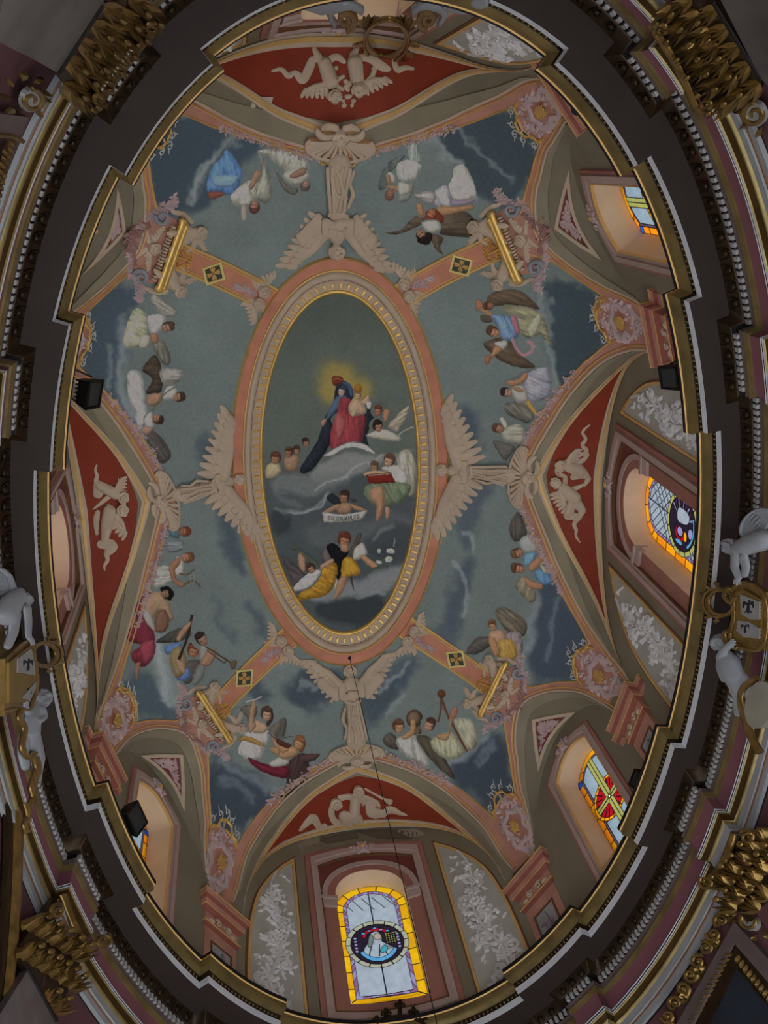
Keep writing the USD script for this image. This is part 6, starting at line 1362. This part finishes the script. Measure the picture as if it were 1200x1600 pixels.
# the back of the oval: crown and volutes seen from beneath; the front: only the tips of a crown
T = Thing('crown', 'dark gilded crown at the top edge of the picture', 'crown', base(606, 40)); crown(T, H, 606, 42, 33, 30, math.pi, 14, tips=8, m=m_lgold)
T = Thing('volute_crest', 'white and gold volutes beside the crown at the top edge', 'ornament', base(606, 10))
for s in (-1, 1):
    sp = spiral(606+s*66, 14, 16, math.pi/2, 1.6, s); T.part('volute', solid(tube(np.c_[sp, np.full(22, 12.)], np.linspace(6, 3, 22), 8), fm), m_lgold, smooth=60, label='gold volute'); T.part('volute_scroll', H['tb']([(606+s*40, 4), (606+s*56, -4), (606+s*78, -2), (606+s*92, 8), (606+s*84, 24)], 5.4, 10), m_putw, smooth=60)
    for i in range(5): T.part('leaf', each([leaf(606+s*(12+9*i), 14+6*math.sin(i*2.0), math.pi/2+s*.5*(i-2), 20, 9, 8)], lambda p: fm(p+[0, 0, 8])), m_lgold, smooth=40)
for q in ('c 470,-6,8,8 500,2,9,8 530,-2,9,8', 'c 700,-4,9,8 730,2,9,8 760,-6,8,8'): T.part('drapery', H['sc'](q, None, 0), m_putw, smooth=60)
T = Thing('crown', 'tips of a dark crown over the front window at the bottom edge', 'crown', base(625, 1596))
for x, y in ((603, 1592), (625, 1579), (647, 1590), (662, 1601), (588, 1604)): T.part('crown_leaf', solid(fuse(relief(f'c {x},{y+10},3.4,8 {x},{y},3,9\nb {x-5},{y-1},4,9 {x+5},{y-1},4,9 {x},{y-6},4,9'), None, 0), fm), m_egg, smooth=50)
T.part('crown_band', H['tb']([(586, 1612), (605, 1600), (627, 1597), (650, 1600), (668, 1612)], 4, 8), m_egg, smooth=60)
# giant order: marble shafts with gilded Corinthian capitals
fw = map_ring(.62, RIM); HW = px_things(fw); bw = lambda u, v: fw(np.array([[u, v, 0.]]))[0]
CAPS = {'upper left': ([(0, -30), (160, -30), (152, 0), (82, 108), (40, 84), (-20, 55)], [(152, 0), (82, 108)], [(215, -12), (236, 22), (128, 164), (84, 112)], 118, 80, (.80, .60)),
        'upper right': ([(1128, -20), (1230, -20), (1230, 150), (1196, 114)], [(1122, -6), (1196, 116)], [(1058, -8), (1030, 22), (1104, 160), (1190, 140)], 1112, 72, (-.86, .50)),
        'lower left': ([(33, 1518), (80, 1602), (76, 1640), (-30, 1640), (-20, 1602)], [(33, 1516), (78, 1600)], [(80, 1402), (124, 1494), (96, 1540), (24, 1478)], 72, 1480, (.55, -.84)),
        'lower right': ([(1170, 1480), (1230, 1400), (1230, 1560)], [(1172, 1440), (1215, 1400)], [(1164, 1304), (1124, 1380), (1160, 1424), (1240, 1330)], 1168, 1366, (-.75, -.66))}
for nm, (shaft, edge, cap, cx, cy, up_) in CAPS.items():
    if nm != 'lower right':
        T = Thing('marble_pilaster', 'grey veined marble pilaster with black edge, %s corner' % nm, 'pilaster', bw(*np.mean(shaft, 0)), group='giant marble pilasters'); T.part('shaft', HW['sl'](shaft, -2, 9, 12), m_marble); T.part('black_edging', HW['tb']([edge[0], np.mean(edge, 0), edge[1]], 2.6, 9), m_cdark, smooth=60)
    T = Thing('gilded_capital', 'gilded acanthus capital, %s corner' % nm, 'capital', bw(cx, cy), group='gilded capitals')
    pg = Polygon(np.vstack([edge, cap[::1] if nm != 'x' else cap])).convex_hull; T.part('bell', HW['sl'](np.array(pg.exterior.coords)[:-1], -2, 6, 10), m_egg)
    rng = np.random.default_rng(21); ms = []; u = np.array(up_); a0 = math.atan2(u[1], u[0]); x0, y0, x1, y1 = pg.bounds; ts = np.array([-u[1], u[0]]); c0 = np.array(pg.centroid.coords[0])
    pr = np.array(pg.exterior.coords)-c0; ru, rt = np.abs(pr@u).max(), np.abs(pr@ts).max()
    for row, f0 in enumerate((-.85, -.35, .15)):
        for i in np.linspace(-.86, .86, 6+row % 2):
            p = c0+u*ru*f0+ts*rt*i
            if pg.buffer(4).contains(Point(p)):
                for dt in (-.75, -.4, 0, .4, .75): ms.append(leaf(*p, a0+dt+i*.25, (30-5*abs(dt))*(.8+.2*rng.random()), 9.5, 9+4*row, curl=1.3))
                ms.append(ball((*(p+u*24), 13+3*row), (5, 5, 4), 1))
    T.part('acanthus_leaves', each(ms, lambda p: fw(p+[0, 0, 4])), m_lgold, smooth=45, label='gilded acanthus leaves')
    for s in (-.72, .72):
        q = c0+u*ru*.62+ts*rt*s; sp = spiral(*q, 12, a0, 1.5, 1 if s > 0 else -1); T.part('volute', solid(tube(np.c_[sp, np.full(22, 20.)], np.linspace(3.6, 2, 22), 7), fw), m_lgold, smooth=60)
    far_ = sorted(cap, key=lambda p: -np.dot(np.array(p)-c0, u))[:2]; mid_ = np.mean(far_, 0)-u*6; T.part('abacus', HW['tb']([far_[0], mid_, far_[1]], 5, 16), m_lgold, smooth=60)
# framed picture and carved border, lower right
fp = map_ring(.78, RIM); HP = px_things(fp); bp = lambda u, v: fp(np.array([[u, v, 0.]]))[0]
T = Thing('framed_painting', 'dark painting in a grey and carved gilt frame, bottom right corner', 'painting', bp(1150, 1560))
outer_ = [(1155, 1441), (1260, 1556), (1260, 1700), (1010, 1700)]; mid1_ = [(1154, 1474), (1240, 1572), (1240, 1700), (1042, 1700)]; mid2_ = [(1154, 1512), (1220, 1592), (1220, 1700), (1062, 1700)]
T.part('stone_frame', solid(slab(Polygon(outer_).difference(Polygon(mid1_)), lambda p: p, -2, 8, 10), fp), mat('grey_brown_stone', (78, 68, 68), k=.62)); T.part('gilt_frame', solid(slab(Polygon(mid1_).difference(Polygon(mid2_)), lambda p: p, -2, 5, 10), fp), m_egg); T.part('canvas', HP['sl'](mid2_, -2, 1, 10), mat('dark_blue_canvas', (26, 32, 42), k=.62, var=.3, scale=1.))
ms = []
for a, b in (((1150, 1492), (1060, 1660)), ((1160, 1492), (1222, 1568))):
    a, b = np.array(a, float), np.array(b, float); n = int(np.linalg.norm(b-a)/9); d = (b-a)/np.linalg.norm(b-a)
    for i in range(n): p = a+(b-a)*(i+.5)/n; ms.append(leaf(*(p-d*5), math.atan2(d[1], d[0])+.9, 15, 7, 6))
T.part('carved_leaves', each(ms, lambda p: fp(p+[0, 0, 4])), m_lgold, smooth=40, label='gilded leaf carving')
T = Thing('carved_border', 'gilded scroll-carved border left of the framed painting, bottom right', 'ornament', bp(1110, 1500)); ms = []
for i in range(9):
    t = i/8; x, y = 1146-96*t, 1418+172*t; sp = spiral(x, y, 11, 1.2+i, 1.4, 1 if i % 2 else -1); ms += [tube(np.c_[sp, np.full(22, 7.)], np.linspace(3.6, 2, 22), 7)]+[leaf(x, y, 2.1+dt+(i % 2)*3.1, 17, 8, 7) for dt in (-.7, 0, .7)]+[ball((x, y, 7), (4, 4, 4), 0)]
T.part('scrolls', each(ms, fp), m_lgold, smooth=50)
# left edge: gilded strip, consoles
T = Thing('gilded_strip', 'tall curved gilded moulding strip at the lower left edge', 'moulding', bp(10, 1300)); T.part('roll', HP['tb']([(-14, 1010), (6, 1130), (13, 1230), (13, 1330), (8, 1440), (-4, 1570), (-16, 1650)], 6.5, 12), m_lgold, smooth=60); T.part('back_strip', HP['tb']([(-26, 1010), (-6, 1130), (1, 1230), (1, 1330), (-4, 1440), (-16, 1570)], 6, 8), m_egg, smooth=60)
def console(u, v, k, label, s=1):
    T = Thing('console_volute', label, 'ornament', bp(u, v)); sp = spiral(u, v, 20*k, -math.pi/2, 1.4, s); T.part('scroll', solid(tube(np.c_[sp, np.full(22, 10.)], np.linspace(5, 3, 22)*k, 8), fp), m_lgold, smooth=60, label='gilded scroll'); T.part('white_panel', HP['sl'](ellpts(u, v, 14*k, 20*k, .3*s), 4, 11, 6), m_shield, label='white oval panel')
    for t in np.linspace(0, 6, 9): T.part('leaf', each([leaf(u+26*k*math.cos(t), v+26*k*math.sin(t), t+.5, 18*k, 8*k, 8)], fp), m_lgold, smooth=40)
console(38, 150, .95, 'white and gilded scroll console at the upper left edge'); console(1190, 172, 1.0, 'white and gilded scroll console at the upper right edge', -1); console(1182, 1440, .8, 'white and gilded scroll console below the lower right capital', -1)
T = Thing('gilt_picture_frame', 'corner of a carved gilt frame at the left edge under the console', 'picture frame', bp(10, 240)); T.part('stone_ledge', HP['sl']([(-30, 170), (36, 178), (26, 206), (-30, 200)], 0, 8, 8), mat('grey_brown_stone', (78, 68, 68), k=.62)); T.part('gilt_rail', HP['tb']([(-20, 206), (10, 208), (26, 216)], 4, 8), m_lgold, smooth=60)
T.part('carved_edge', each([leaf(18-5*i*.5, 216+10*i, 1.9, 14, 7, 7) for i in range(11)]+[leaf(4-5*i*.5, 232+10*i, 1.2, 12, 7, 7) for i in range(9)], fp), m_lgold, smooth=40, label='carved gilt leaves')
